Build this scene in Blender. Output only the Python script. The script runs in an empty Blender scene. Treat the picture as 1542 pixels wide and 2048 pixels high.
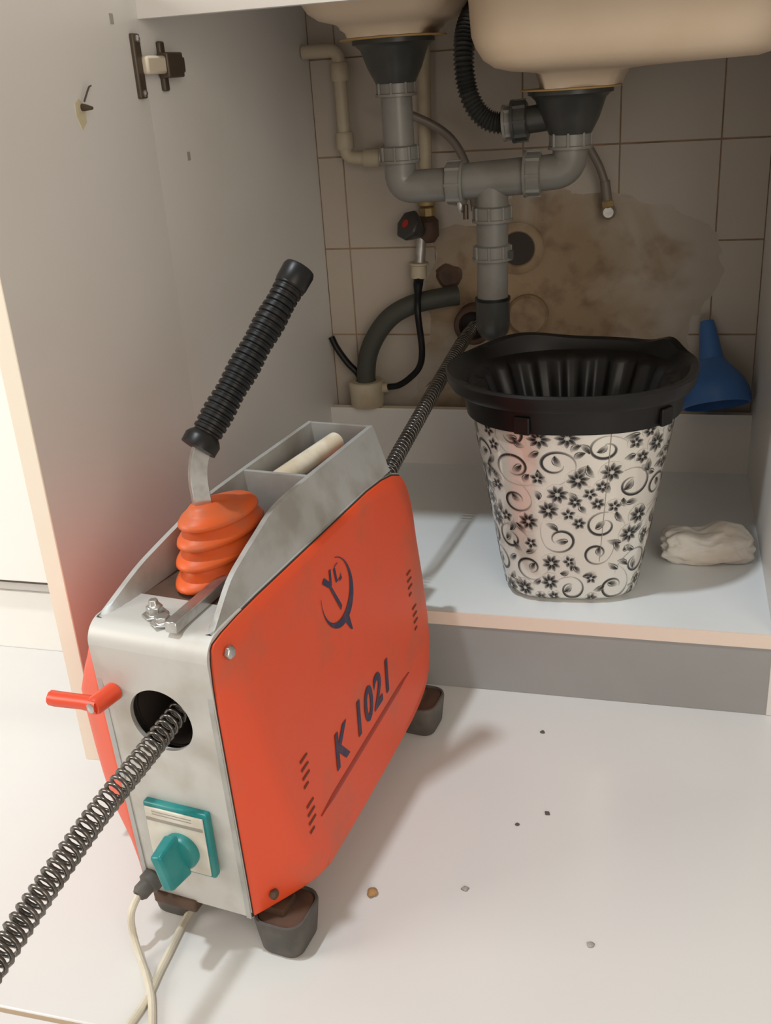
import bpy, bmesh, math, random
from mathutils import Vector, Matrix, noise
from mathutils.bvhtree import BVHTree

scene = bpy.context.scene
C = scene.collection
PI = math.pi

# ------------------------------------------------------------------ camera, world, lights, exposure
cam_data = bpy.data.cameras.new('camera')
cam = bpy.data.objects.new('camera', cam_data)
C.objects.link(cam)
cam.location = (0.5772, -1.7010, 0.7591)
cam.rotation_euler = (1.1629, 0.0632, 0.2593)
cam_data.sensor_fit = 'VERTICAL'
cam_data.sensor_height = 36.0
cam_data.lens = 36.0 * 2021.87 / 2048.0
cam_data.clip_start = 0.02
scene.camera = cam

world = bpy.data.worlds.new('room_ambient')
scene.world = world
world.use_nodes = True
wbg = world.node_tree.nodes['Background']
wbg.inputs[0].default_value = (1.0, 0.895, 0.765, 1)
wbg.inputs[1].default_value = 0.40

def lamp(name, kind, loc, energy, color, size=0.1, target=None):
    d = bpy.data.lights.new(name, kind)
    d.energy = energy
    d.color = color
    if kind == 'AREA':
        d.shape = 'RECTANGLE'; d.size = size; d.size_y = size
    else:
        d.shadow_soft_size = size
    o = bpy.data.objects.new(name, d)
    C.objects.link(o)
    o.location = loc
    if target:
        o.rotation_euler = (Vector(target) - Vector(loc)).to_track_quat('-Z', 'Y').to_euler()
    return o

lamp('kitchen_bulb', 'POINT', (-0.22, -1.42, 2.80), 122.0, (0.87, 0.95, 1.0), 0.06)
lamp('kitchen_window_light', 'AREA', (-2.1, -2.1, 1.4), 34.0, (1.0, 0.95, 0.88), 1.1, (0.0, -1.0, 0.1))
lamp('added_front_right_fill', 'AREA', (1.9, -3.4, 1.35), 25.0, (1.0, 0.92, 0.80), 1.6, (0.2, -0.6, 0.4))  # added unseen soft fill from front right, brightens the door and cabinet inside

vs = scene.view_settings
vs.view_transform = 'Standard'
vs.look = 'None'
vs.exposure = 0.25
vs.gamma = 1.0
vs.use_curve_mapping = False

# ------------------------------------------------------------------ materials
MATS = {}
def srgb(r, g, b):
    def f(c):
        c /= 255.0
        return c / 12.92 if c <= 0.04045 else ((c + 0.055) / 1.055) ** 2.4
    return (f(r), f(g), f(b), 1.0)

def mat(name, col, rough=0.5, metal=0.0, spec=0.5, var=None, scale=8.0, amount=0.5, bump=0.0, bscale=60.0, lo=0.45, hi=0.65, detail=4.0, coat=0.0, stretch=None):
    """Principled material with an optional noise-masked second colour and fine relief."""
    if name in MATS:
        return MATS[name]
    m = bpy.data.materials.new(name)
    m.use_nodes = True
    nt = m.node_tree
    b = nt.nodes['Principled BSDF']
    b.inputs['Base Color'].default_value = col
    b.inputs['Roughness'].default_value = rough
    b.inputs['Metallic'].default_value = metal
    b.inputs['Specular IOR Level'].default_value = spec
    if coat:
        b.inputs['Coat Weight'].default_value = coat
        b.inputs['Coat Roughness'].default_value = 0.15
    tc = nt.nodes.new('ShaderNodeTexCoord')
    vec = tc.outputs['Object']
    if stretch:
        mp = nt.nodes.new('ShaderNodeMapping')
        mp.inputs['Scale'].default_value = stretch
        nt.links.new(vec, mp.inputs['Vector']); vec = mp.outputs['Vector']
    if var:
        n = nt.nodes.new('ShaderNodeTexNoise')
        n.inputs['Scale'].default_value = scale
        n.inputs['Detail'].default_value = detail
        nt.links.new(vec, n.inputs['Vector'])
        mr = nt.nodes.new('ShaderNodeMapRange')
        mr.inputs['From Min'].default_value = lo
        mr.inputs['From Max'].default_value = hi
        mr.inputs['To Max'].default_value = amount
        nt.links.new(n.outputs['Fac'], mr.inputs['Value'])
        mx = nt.nodes.new('ShaderNodeMix')
        mx.data_type = 'RGBA'
        mx.inputs[6].default_value = col
        mx.inputs[7].default_value = var
        nt.links.new(mr.outputs[0], mx.inputs[0])
        nt.links.new(mx.outputs[2], b.inputs['Base Color'])
    if bump:
        n2 = nt.nodes.new('ShaderNodeTexNoise')
        n2.inputs['Scale'].default_value = bscale
        n2.inputs['Detail'].default_value = 3.0
        nt.links.new(vec, n2.inputs['Vector'])
        bp = nt.nodes.new('ShaderNodeBump')
        bp.inputs['Strength'].default_value = bump
        bp.inputs['Distance'].default_value = 0.002
        nt.links.new(n2.outputs['Fac'], bp.inputs['Height'])
        nt.links.new(bp.outputs[0], b.inputs['Normal'])
    MATS[name] = m
    return m

M_melamine = mat('white_melamine', (0.74, 0.72, 0.69, 1), 0.38, var=(0.66, 0.63, 0.58, 1), scale=3, amount=0.35, bump=0.03, bscale=120)
M_edge = mat('cream_edging', (0.84, 0.76, 0.64, 1), 0.45)
M_shelf = mat('white_shelf_laminate', (0.76, 0.79, 0.80, 1), 0.35, var=(0.70, 0.70, 0.68, 1), scale=5, amount=0.4)
M_shelf_edge = mat('pink_lit_shelf_edging', (0.80, 0.66, 0.56, 1), 0.5)  # pinkish light on the board's front edge put into its colour
M_plinth = mat('grey_white_plinth', (0.32, 0.315, 0.31, 1), 0.45, var=(0.27, 0.265, 0.26, 1), scale=6, amount=0.4)
M_white_front = mat('gloss_white_front', (0.86, 0.84, 0.80, 1), 0.3)
M_floor = mat('polished_white_floor_tile', (0.685, 0.67, 0.65, 1), 0.22, var=(0.59, 0.575, 0.55, 1), scale=2.2, amount=0.55, lo=0.5, hi=0.75, detail=8)
M_grout = mat('brown_grout', (0.34, 0.23, 0.14, 1), 0.9, var=(0.20, 0.12, 0.07, 1), scale=20, amount=0.8)
M_floor_grout = mat('tan_floor_grout', (0.40, 0.30, 0.20, 1), 0.9)
M_cement = None
M_sink = mat('beige_composite_sink', (0.62, 0.50, 0.37, 1), 0.45, var=(0.50, 0.36, 0.22, 1), scale=6, amount=0.35)
M_sink_rust = mat('ochre_sealant', (0.42, 0.27, 0.10, 1), 0.6)
M_pipe = mat('grey_drain_plastic', (0.205, 0.20, 0.185, 1), 0.32, var=(0.13, 0.115, 0.095, 1), scale=18, amount=0.45)
M_pipe_dark = mat('dark_grey_plastic', (0.040, 0.042, 0.040, 1), 0.33, spec=0.4, var=(0.07, 0.06, 0.05, 1), scale=15, amount=0.4)
M_black_rubber = mat('black_rubber', (0.006, 0.006, 0.0065, 1), 0.38, spec=0.3, var=(0.014, 0.011, 0.009, 1), scale=25, amount=0.6)
M_black_plastic = mat('black_bucket_plastic', (0.007, 0.0065, 0.0065, 1), 0.34, spec=0.3, var=(0.016, 0.013, 0.011, 1), scale=12, amount=0.5)
M_hose_grey = mat('grey_rubber_hose', (0.055, 0.055, 0.045, 1), 0.6)
M_pvc = mat('ivory_pvc', (0.52, 0.45, 0.33, 1), 0.45, var=(0.30, 0.21, 0.11, 1), scale=14, amount=0.5)
M_pvc_white = mat('white_pvc_tube', (0.80, 0.74, 0.62, 1), 0.4, var=(0.55, 0.42, 0.26, 1), scale=30, amount=0.55)
M_brass = mat('dull_brass', (0.42, 0.30, 0.14, 1), 0.45, metal=0.5)
M_chrome = mat('worn_chrome', (0.55, 0.54, 0.52, 1), 0.28, metal=0.9, var=(0.3, 0.28, 0.25, 1), scale=60, amount=0.5)
M_braid = mat('braided_hose_steel', (0.23, 0.20, 0.17, 1), 0.5, metal=0.3)
M_red_dot = mat('red_marker', (0.45, 0.02, 0.015, 1), 0.5)
M_alu = mat('cast_aluminium', (0.46, 0.46, 0.445, 1), 0.5, metal=0.35, var=(0.30, 0.27, 0.23, 1), scale=22, amount=0.6, bump=0.05, bscale=200)
M_alu_front = mat('brushed_front_aluminium', (0.56, 0.55, 0.52, 1), 0.48, metal=0.25, var=(0.38, 0.32, 0.25, 1), scale=16, amount=0.65, lo=0.5, hi=0.75)
M_orange = mat('orange_red_paint', (0.76, 0.080, 0.022, 1), 0.42, var=(0.36, 0.13, 0.07, 1), scale=11, amount=0.55, lo=0.52, hi=0.74, detail=6)
M_orange_groove = mat('groove_shade_red', (0.36, 0.03, 0.012, 1), 0.5)
M_bellows = mat('orange_rubber', (0.66, 0.10, 0.014, 1), 0.5, var=(0.36, 0.13, 0.07, 1), scale=26, amount=0.55)
M_redlever = mat('red_lever_plastic', (0.68, 0.065, 0.022, 1), 0.35)
M_navy = mat('navy_print', (0.022, 0.022, 0.07, 1), 0.5, var=(0.10, 0.04, 0.06, 1), scale=60, amount=0.6)
M_stamp = mat('dark_slot', (0.16, 0.03, 0.012, 1), 0.7)
M_teal = mat('teal_plastic', (0.0, 0.19, 0.19, 1), 0.35, var=(0.05, 0.27, 0.25, 1), scale=30, amount=0.5)
M_label = mat('switch_label_white', (0.70, 0.66, 0.58, 1), 0.45, var=(0.5, 0.44, 0.36, 1), scale=40, amount=0.5)
M_label_line = mat('label_grey_line', (0.32, 0.29, 0.25, 1), 0.5)
M_dark = mat('dark_interior', (0.035, 0.025, 0.02, 1), 0.7)
M_rubber_foot = mat('grey_rubber_foot', (0.075, 0.068, 0.06, 1), 0.6, var=(0.14, 0.12, 0.10, 1), scale=40, amount=0.5)
M_rust = mat('rusty_brown_steel', (0.10, 0.055, 0.035, 1), 0.65, var=(0.05, 0.03, 0.02, 1), scale=30, amount=0.7)
M_spring = mat('oily_spring_steel', (0.17, 0.155, 0.14, 1), 0.26, metal=0.85, var=(0.07, 0.055, 0.045, 1), scale=40, amount=0.6)
M_cord = mat('ivory_power_cord', (0.66, 0.60, 0.48, 1), 0.45, var=(0.42, 0.36, 0.28, 1), scale=30, amount=0.4)
M_bucket = mat('silver_white_plastic', (0.76, 0.73, 0.67, 1), 0.16, metal=0.35, coat=0.4)
M_funnel = mat('blue_plastic', (0.055, 0.17, 0.46, 1), 0.4)
M_rag = mat('off_white_cotton', (0.76, 0.72, 0.66, 1), 0.95, var=(0.62, 0.48, 0.35, 1), scale=14, amount=0.5, bump=0.5, bscale=90)
M_hinge = mat('dark_bronze_steel', (0.10, 0.075, 0.055, 1), 0.45, metal=0.5)
M_hinge_arm = mat('pale_hinge_cover', (0.66, 0.58, 0.46, 1), 0.4)
M_tape = mat('yellowed_tape', (0.60, 0.53, 0.36, 1), 0.6)
M_clip = mat('grey_plug', (0.36, 0.34, 0.31, 1), 0.6)
M_crumb = mat('brown_crumb', (0.40, 0.22, 0.09, 1), 0.8)
M_crumb_dark = mat('dark_crumb', (0.10, 0.085, 0.07, 1), 0.8)

# glazed wall tile with stains of its own (world-placed dirt cloud)
def stain_mat(name, base, s1, s2, thr, rough, centre, radii):
    m = bpy.data.materials.new(name); m.use_nodes = True
    nt = m.node_tree; b = nt.nodes['Principled BSDF']
    b.inputs['Roughness'].default_value = rough
    g = nt.nodes.new('ShaderNodeNewGeometry')
    n = nt.nodes.new('ShaderNodeTexNoise'); n.inputs['Scale'].default_value = 9; n.inputs['Detail'].default_value = 7; n.inputs['Distortion'].default_value = 0.8
    nt.links.new(g.outputs['Position'], n.inputs['Vector'])
    sub = nt.nodes.new('ShaderNodeVectorMath'); sub.operation = 'SUBTRACT'; sub.inputs[1].default_value = centre
    nt.links.new(g.outputs['Position'], sub.inputs[0])
    dv = nt.nodes.new('ShaderNodeVectorMath'); dv.operation = 'DIVIDE'; dv.inputs[1].default_value = radii
    nt.links.new(sub.outputs[0], dv.inputs[0])
    ln = nt.nodes.new('ShaderNodeVectorMath'); ln.operation = 'LENGTH'
    nt.links.new(dv.outputs[0], ln.inputs[0])
    add = nt.nodes.new('ShaderNodeMath'); add.operation = 'MULTIPLY_ADD'; add.inputs[1].default_value = 1.6
    nt.links.new(n.outputs['Fac'], add.inputs[0]); nt.links.new(ln.outputs['Value'], add.inputs[2])
    mr = nt.nodes.new('ShaderNodeMapRange'); mr.inputs['From Min'].default_value = thr + 0.35; mr.inputs['From Max'].default_value = thr - 0.35
    nt.links.new(add.outputs[0], mr.inputs['Value'])
    mx = nt.nodes.new('ShaderNodeMix'); mx.data_type = 'RGBA'; mx.inputs[6].default_value = base; mx.inputs[7].default_value = s1
    nt.links.new(mr.outputs[0], mx.inputs[0])
    n2 = nt.nodes.new('ShaderNodeTexNoise'); n2.inputs['Scale'].default_value = 22; n2.inputs['Detail'].default_value = 6
    nt.links.new(g.outputs['Position'], n2.inputs['Vector'])
    mr2 = nt.nodes.new('ShaderNodeMapRange'); mr2.inputs['From Min'].default_value = 0.5; mr2.inputs['From Max'].default_value = 0.72
    nt.links.new(n2.outputs['Fac'], mr2.inputs['Value'])
    mul = nt.nodes.new('ShaderNodeMath'); mul.operation = 'MULTIPLY'
    nt.links.new(mr2.outputs[0], mul.inputs[0]); nt.links.new(mr.outputs[0], mul.inputs[1])
    mx2 = nt.nodes.new('ShaderNodeMix'); mx2.data_type = 'RGBA'; mx2.inputs[7].default_value = s2
    nt.links.new(mul.outputs[0], mx2.inputs[0]); nt.links.new(mx.outputs[2], mx2.inputs[6])
    nt.links.new(mx2.outputs[2], b.inputs['Base Color'])
    bp = nt.nodes.new('ShaderNodeBump'); bp.inputs['Strength'].default_value = 0.25; bp.inputs['Distance'].default_value = 0.002
    nt.links.new(n2.outputs['Fac'], bp.inputs['Height']); nt.links.new(bp.outputs[0], b.inputs['Normal'])
    return m
M_tile = stain_mat('grey_white_glazed_tile', (0.47, 0.41, 0.345, 1), (0.33, 0.235, 0.145, 1), (0.16, 0.09, 0.05, 1), 1.45, 0.3, (0.35, 0.0, 0.33), (0.21, 1.0, 0.24))
M_cement = stain_mat('stained_cement_patch', (0.475, 0.415, 0.345, 1), (0.31, 0.215, 0.125, 1), (0.15, 0.085, 0.045, 1), 1.66, 0.6, (0.37, 0.0, 0.35), (0.22, 1.0, 0.24))

# ink attribute material for the printed bucket pattern
M_ink = bpy.data.materials.new('black_floral_print'); M_ink.use_nodes = True
_nt = M_ink.node_tree; _b = _nt.nodes['Principled BSDF']; _b.inputs['Roughness'].default_value = 0.3
_a = _nt.nodes.new('ShaderNodeAttribute'); _a.attribute_name = 'ink'
_mx = _nt.nodes.new('ShaderNodeMix'); _mx.data_type = 'RGBA'
_b.inputs['Metallic'].default_value = 0.30; _b.inputs['Roughness'].default_value = 0.18
_mx.inputs[6].default_value = (0.76, 0.73, 0.67, 1); _mx.inputs[7].default_value = (0.012, 0.011, 0.012, 1)
_nt.links.new(_a.outputs['Fac'], _mx.inputs[0]); _nt.links.new(_mx.outputs[2], _b.inputs['Base Color'])

# ------------------------------------------------------------------ mesh helpers
def obj(name, bm, m, parent=None, smooth=False, bevel=0.0, seg=2, angle=35):
    me = bpy.data.meshes.new(name)
    bmesh.ops.recalc_face_normals(bm, faces=bm.faces)
    if smooth:
        for f in bm.faces: f.smooth = True
    bm.to_mesh(me); bm.free()
    if smooth:
        try: me.set_sharp_from_angle(angle=math.radians(angle))
        except Exception: pass
    me.materials.append(m)
    o = bpy.data.objects.new(name, me)
    C.objects.link(o)
    if parent: o.parent = parent
    if bevel:
        md = o.modifiers.new('bevel', 'BEVEL'); md.width = bevel; md.segments = seg; md.limit_method = 'ANGLE'
        for p in me.polygons: p.use_smooth = True
        md.harden_normals = False
        try: me.set_sharp_from_angle(angle=math.radians(50))
        except Exception: pass
    return o

def tag(o, label=None, cat=None, group=None, kind=None):
    if label: o['label'] = label
    if cat: o['category'] = cat
    if group: o['group'] = group
    if kind: o['kind'] = kind
    return o

def thing(name, label, cat, loc=(0, 0, 0), rotz=0.0, group=None):
    o = bpy.data.objects.new(name, None); C.objects.link(o)
    o.location = loc; o.rotation_euler = (0, 0, rotz); o.empty_display_size = 0.05
    return tag(o, label, cat, group)

def nb(): return bmesh.new()

def box(bm, x0, x1, y0, y1, z0, z1, M=None):
    vs_ = [bm.verts.new(Vector(p)) for p in ((x0,y0,z0),(x1,y0,z0),(x1,y1,z0),(x0,y1,z0),(x0,y0,z1),(x1,y0,z1),(x1,y1,z1),(x0,y1,z1))]
    for f in ((0,3,2,1),(4,5,6,7),(0,1,5,4),(1,2,6,5),(2,3,7,6),(3,0,4,7)):
        bm.faces.new([vs_[i] for i in f])
    if M is not None:
        for v in vs_: v.co = M @ v.co
    return vs_

def frame_of(d):
    d = d.normalized()
    a = Vector((0, 0, 1)) if abs(d.z) < 0.9 else Vector((1, 0, 0))
    s = d.cross(a).normalized(); t = s.cross(d).normalized()
    return s, t

def smooth_path(pts, n=8):
    pts = [Vector(p) for p in pts]
    if len(pts) < 3: return pts
    out = []
    P = [pts[0] * 2 - pts[1]] + pts + [pts[-1] * 2 - pts[-2]]
    for i in range(1, len(P) - 2):
        p0, p1, p2, p3 = P[i-1], P[i], P[i+1], P[i+2]
        for k in range(n):
            t = k / n
            out.append(0.5 * ((2*p1) + (p2-p0)*t + (2*p0-5*p1+4*p2-p3)*t*t + (3*p1-p0-3*p2+p3)*t**3))
    out.append(pts[-1])
    return out

def tube(bm, path, r, seg=16, caps=True, squash=None):
    """sweep a circle (or rounded rectangle if squash=(a,b)) along a path; r may be a list"""
    path = [Vector(p) for p in path]
    n = len(path)
    rs = r if isinstance(r, (list, tuple)) else [r] * n
    rings = []
    s = None
    for i, p in enumerate(path):
        d = (path[min(i+1, n-1)] - path[max(i-1, 0)]).normalized()
        if s is None: s, t = frame_of(d)
        else:
            s = (s - d * s.dot(d)).normalized(); t = s.cross(d).normalized()
        ring = []
        for k in range(seg):
            a = 2*PI*k/seg
            ring.append(bm.verts.new(p + (s*math.cos(a) + t*math.sin(a)) * rs[i]))
        rings.append(ring)
    for i in range(n-1):
        for k in range(seg):
            bm.faces.new((rings[i][k], rings[i][(k+1)%seg], rings[i+1][(k+1)%seg], rings[i+1][k]))
    if caps:
        bm.faces.new(rings[0][::-1]); bm.faces.new(rings[-1])
    return rings

def lathe(bm, prof, base, axis=(0,0,1), seg=32, caps=True):
    """prof: list of (radius, distance along axis)"""
    axis = Vector(axis).normalized(); base = Vector(base)
    s, t = frame_of(axis)
    rings = []
    for r, h in prof:
        rings.append([bm.verts.new(base + axis*h + (s*math.cos(2*PI*k/seg) + t*math.sin(2*PI*k/seg)) * max(r, 1e-5)) for k in range(seg)])
    for i in range(len(rings)-1):
        for k in range(seg):
            bm.faces.new((rings[i][k], rings[i][(k+1)%seg], rings[i+1][(k+1)%seg], rings[i+1][k]))
    if caps:
        bm.faces.new(rings[0][::-1]); bm.faces.new(rings[-1])
    return rings

def prism(bm, poly, f0, f1):
    """poly: 2D points; f0, f1 map a 2D point to the two 3D faces"""
    a = [bm.verts.new(Vector(f0(*p))) for p in poly]
    b = [bm.verts.new(Vector(f1(*p))) for p in poly]
    n = len(poly)
    bm.faces.new(a[::-1]); bm.faces.new(b)
    for i in range(n):
        bm.faces.new((a[i], a[(i+1)%n], b[(i+1)%n], b[i]))

def spring(bm, path, R, wire, pitch, per=12, wseg=6):
    path = [Vector(p) for p in path]
    L = [0.0]
    for i in range(1, len(path)): L.append(L[-1] + (path[i]-path[i-1]).length)
    tot = L[-1]
    frames = []; s = None
    for i in range(len(path)):
        d = (path[min(i+1, len(path)-1)] - path[max(i-1, 0)]).normalized()
        if s is None: s, t = frame_of(d)
        else:
            s = (s - d*s.dot(d)).normalized(); t = s.cross(d).normalized()
        frames.append((s.copy(), t.copy()))
    N = int(tot/pitch*per)
    pts = []; j = 0
    for k in range(N+1):
        l = tot*k/N
        while j < len(L)-2 and L[j+1] < l: j += 1
        f = (l-L[j])/max(1e-9, L[j+1]-L[j])
        p = path[j].lerp(path[j+1], f)
        s = frames[j][0].lerp(frames[j+1][0], f); t = frames[j][1].lerp(frames[j+1][1], f)
        a = 2*PI*k/per
        pts.append(p + (s*math.cos(a) + t*math.sin(a))*R)
    tube(bm, pts, wire, wseg)

def fillet_path(pts, r, n=6):
    """polyline with rounded corners"""
    pts = [Vector(p) for p in pts]
    out = [pts[0]]
    for i in range(1, len(pts)-1):
        a = (pts[i-1]-pts[i]); b = (pts[i+1]-pts[i])
        d = min(r, a.length*0.49, b.length*0.49)
        A = pts[i] + a.normalized()*d; B = pts[i] + b.normalized()*d
        for k in range(n+1):
            t = k/n
            out.append(A*(1-t)**2 + pts[i]*2*t*(1-t) + B*t*t)
    out.append(pts[-1])
    return out

def chaikin(poly, it=2):
    for _ in range(it):
        q = []
        for i in range(len(poly)):
            a, b = Vector(poly[i]), Vector(poly[(i+1) % len(poly)])
            q += [a*0.75 + b*0.25, a*0.25 + b*0.75]
        poly = q
    return poly

# ------------------------------------------------------------------ constants of the place
W = 0.718; D = 0.574; SH = 0.114; ZR = 0.833; STRIP = 0.2165; G = 0.044

# ------------------------------------------------------------------ floor and wall
bm = nb(); box(bm, -3.02, 3.42, -4.36, 0.24, -0.06, -0.0015)
floor = tag(obj('floor', bm, M_floor_grout), kind='structure')
tb = nb(); box(tb, 0.002, 1.198, 0.002, 0.798, -0.010, 0.0)
tile0 = obj('floor_tile', tb, M_floor, floor, bevel=0.0015, seg=1)
first = True
for i in range(-2, 3):
    for j in range(-4, 2):
        x = -0.40 + 1.2*i; y = -1.158 + 0.8*j
        if x > 3 or y > -0.1: continue
        o = tile0 if first else tile0.copy()
        if not first: C.objects.link(o); o.parent = floor
        first = False
        o.location = (x, y, 0)

bm = nb(); box(bm, -1.6, 1.8, 0.0, 0.12, 0.0, 2.0)
wall = tag(obj('wall_back', bm, M_grout), kind='structure')
def wall_tile_mesh(w, h):
    b = nb(); e = 0.0007; t = 0.0012
    x0, x1, z0, z1 = 0.0006, w-0.0006, 0.0008, h-0.0008
    ba = [b.verts.new(p) for p in ((x0,0.0005,z0),(x1,0.0005,z0),(x1,0.0005,z1),(x0,0.0005,z1))]
    fr = [b.verts.new(p) for p in ((x0+e,-t,z0+e),(x1-e,-t,z0+e),(x1-e,-t,z1-e),(x0+e,-t,z1-e))]
    b.faces.new(fr)
    for k in range(4): b.faces.new((ba[k], ba[(k+1)%4], fr[(k+1)%4], fr[k]))
    return b
protos = {}
rnd = random.Random(4)
for xa, xb in ((0.0,0.045),(0.045,0.195),(0.195,0.345),(0.345,0.495),(0.495,0.645),(0.645,0.718)):
    for k in range(0, 5):
        z = 0.189 + 0.15*k
        key = round(xb-xa, 3)
        if key not in protos:
            protos[key] = o = obj('wall_tile', wall_tile_mesh(xb-xa, 0.15), M_tile, wall)
        else:
            o = protos[key].copy(); C.objects.link(o); o.parent = wall
        o.location = (xa, rnd.uniform(-0.0006, 0.0), z)

# cement repair over the tiles (irregular proud slab)
patch = [(0.318,0.560),(0.345,0.600),(0.385,0.590),(0.43,0.562),(0.47,0.572),(0.53,0.555),(0.58,0.535),(0.632,0.512),(0.668,0.487),(0.655,0.43),(0.628,0.37),(0.60,0.30),(0.565,0.215),(0.40,0.205),(0.25,0.205),(0.135,0.205),(0.150,0.26),(0.172,0.30),(0.180,0.36),(0.186,0.44),(0.19,0.505),(0.215,0.530),(0.255,0.520),(0.29,0.535)]
pts = chaikin([(x, z, 0) for x, z in patch], 3)
cx_, cz_ = 0.38, 0.39
bm = nb(); rings = []
for t, d in ((1.0, 0.0), (0.985, 0.0012), (0.85, 0.0022), (0.65, 0.0036), (0.4, 0.004), (0.15, 0.004)):
    ring = []
    for p in pts:
        x = cx_ + (p.x-cx_)*t; z = cz_ + (p.y-cz_)*t
        wob = noise.noise(Vector((x*22, z*22, 0))) + 0.6*noise.noise(Vector((x*60, z*60, 5))) + 0.35*noise.noise(Vector((x*150, z*150, 9)))
        x += wob*0.016*(1 if t > 0.9 else 0.3); z += noise.noise(Vector((x*30, 7, z*30)))*0.014*(1 if t > 0.9 else 0.3)
        ring.append(bm.verts.new((x, -0.0012 - d*0.6 - max(0, wob)*0.0015*(t < 0.95), z)))
    rings.append(ring)
for i in range(len(rings)-1):
    for k in range(len(pts)):
        bm.faces.new((rings[i][k], rings[i][(k+1)%len(pts)], rings[i+1][(k+1)%len(pts)], rings[i+1][k]))
bm.faces.new(rings[-1])
obj('cement_patch', bm, M_cement, wall, smooth=True)
# open pipe hole with its mortar collar
bm = nb(); lathe(bm, [(0.026,0),(0.040,0.001),(0.042,0.004),(0.036,0.008),(0.029,0.0085),(0.027,0.006),(0.027,0.001)], (0.336,-0.004,0.484), (0,-1,0), 32, caps=False)
obj('mortar_collar', bm, M_cement, wall, smooth=True)
bm = nb(); lathe(bm, [(0.0285,0.0),(0.0285,0.004)], (0.336,-0.006,0.484), (0,-1,0), 32)
obj('pipe_hole', bm, M_dark, wall)
# waste socket in the wall that the drain cable enters
bm = nb(); lathe(bm, [(0.024,-0.01),(0.024,0.03),(0.030,0.032),(0.033,0.028),(0.034,-0.01)], (0.262,-0.006,0.362), (0,-1,0), 32, caps=False)
obj('waste_socket', bm, M_rust, wall, smooth=True)
bm = nb(); lathe(bm, [(0.0245,0),(0.0245,0.006)], (0.262,-0.002,0.362), (0,-1,0), 24)
obj('socket_hole', bm, M_dark, wall)
# old ivory capped stub below the hole
bm = nb(); lathe(bm, [(0.034,0),(0.034,0.012),(0.030,0.016),(0.001,0.017)], (0.352,-0.004,0.375), (0,-1,0), 28)
obj('plastered_stub', bm, M_cement, wall, smooth=True)

bm = nb(); rings = []
for t, d in ((1.0, 0.0045), (0.75, 0.0075), (0.3, 0.006)):
    rings.append([bm.verts.new((0.218 + 0.024*t*math.cos(2*PI*k/24)*(1+0.4*noise.noise(Vector((math.cos(2*PI*k/24)*1.5, math.sin(2*PI*k/24)*1.5, 3)))), -d, 0.441 + 0.019*t*math.sin(2*PI*k/24)*(1+0.4*noise.noise(Vector((math.cos(2*PI*k/24)*1.5, math.sin(2*PI*k/24)*1.5, 8)))))) for k in range(24)])
for i in range(2):
    for k in range(24): bm.faces.new((rings[i][k], rings[i][(k+1)%24], rings[i+1][(k+1)%24], rings[i+1][k]))
bm.faces.new(rings[-1])
obj('broken_mortar', bm, M_rust, wall, smooth=True)

# dirty mortar ledge behind the back strip
bm = nb(); box(bm, 0.0, W, -G+0.0155, -0.0025, 0.05, 0.2045)
tag(obj('trim_1', bm, mat('dirty_mortar', (0.20,0.12,0.06,1), 0.9, var=(0.08,0.045,0.025,1), scale=14, amount=0.8), smooth=False), kind='structure')

# ------------------------------------------------------------------ sink cabinet
cab = thing('sink_cabinet', 'open white sink base cabinet with grey plinth and swung-open left door', 'cabinet', (0,-D/2,0))
def cpart(name, bm, m, **k):
    o = obj(name, bm, m, cab, **k); o.location = (0, D/2, 0); return o
bm = nb(); box(bm, -0.018, 0.0, -D, -0.0025, 0.0, 0.868); cpart('side_panel', bm, M_melamine)
bm = nb(); box(bm, W, W+0.018, -D, -0.0025, 0.0, 0.868); cpart('side_panel', bm, M_melamine, bevel=0.0008, seg=1)
bm = nb(); box(bm, 0.0, W, -D+0.002, -G, SH-0.018, SH); cpart('bottom_shelf', bm, M_shelf)
bm = nb(); box(bm, 0.0, W, -D-0.0005, -D+0.002, SH-0.0185, SH+0.0002); cpart('shelf_edging', bm, M_shelf_edge)
bm = nb(); box(bm, 0.0, W, -D+0.001, -D+0.017, 0.0005, SH-0.0185); cpart('plinth', bm, M_plinth)
bm = nb(); box(bm, 0.0, W, -G, -G+0.015, SH-0.018, STRIP-0.0015); cpart('back_strip', bm, M_melamine)
bm = nb(); box(bm, 0.0, W, -G-0.0003, -G+0.015, STRIP-0.0015, STRIP); cpart('back_strip_edging', bm, M_edge)
bm = nb(); box(bm, 0.0, W, -D, -D+0.018, ZR, 0.868); cpart('top_rail', bm, M_melamine)
# door, hinged at the left panel, swung out towards the room
door_ang = math.radians(-4.0)
bm = nb(); box(bm, -0.018, 0.0, -0.370, 0.0, 0.118, 0.862)
door = obj('door', bm, M_melamine, cab); door.location = (0.0, -0.5743+D/2, 0); door.rotation_euler = (0,0,-door_ang)
bm = nb(); box(bm, -0.0185, 0.0003, -0.372, -0.3695, 0.118, 0.862); obj('door_edging', bm, M_edge, door, bevel=0.0008, seg=1)
bm = nb(); box(bm, -0.018, 0.0002, -0.370, 0.0, 0.1165, 0.1182); obj('bottom_edging', bm, M_edge, door)
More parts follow.
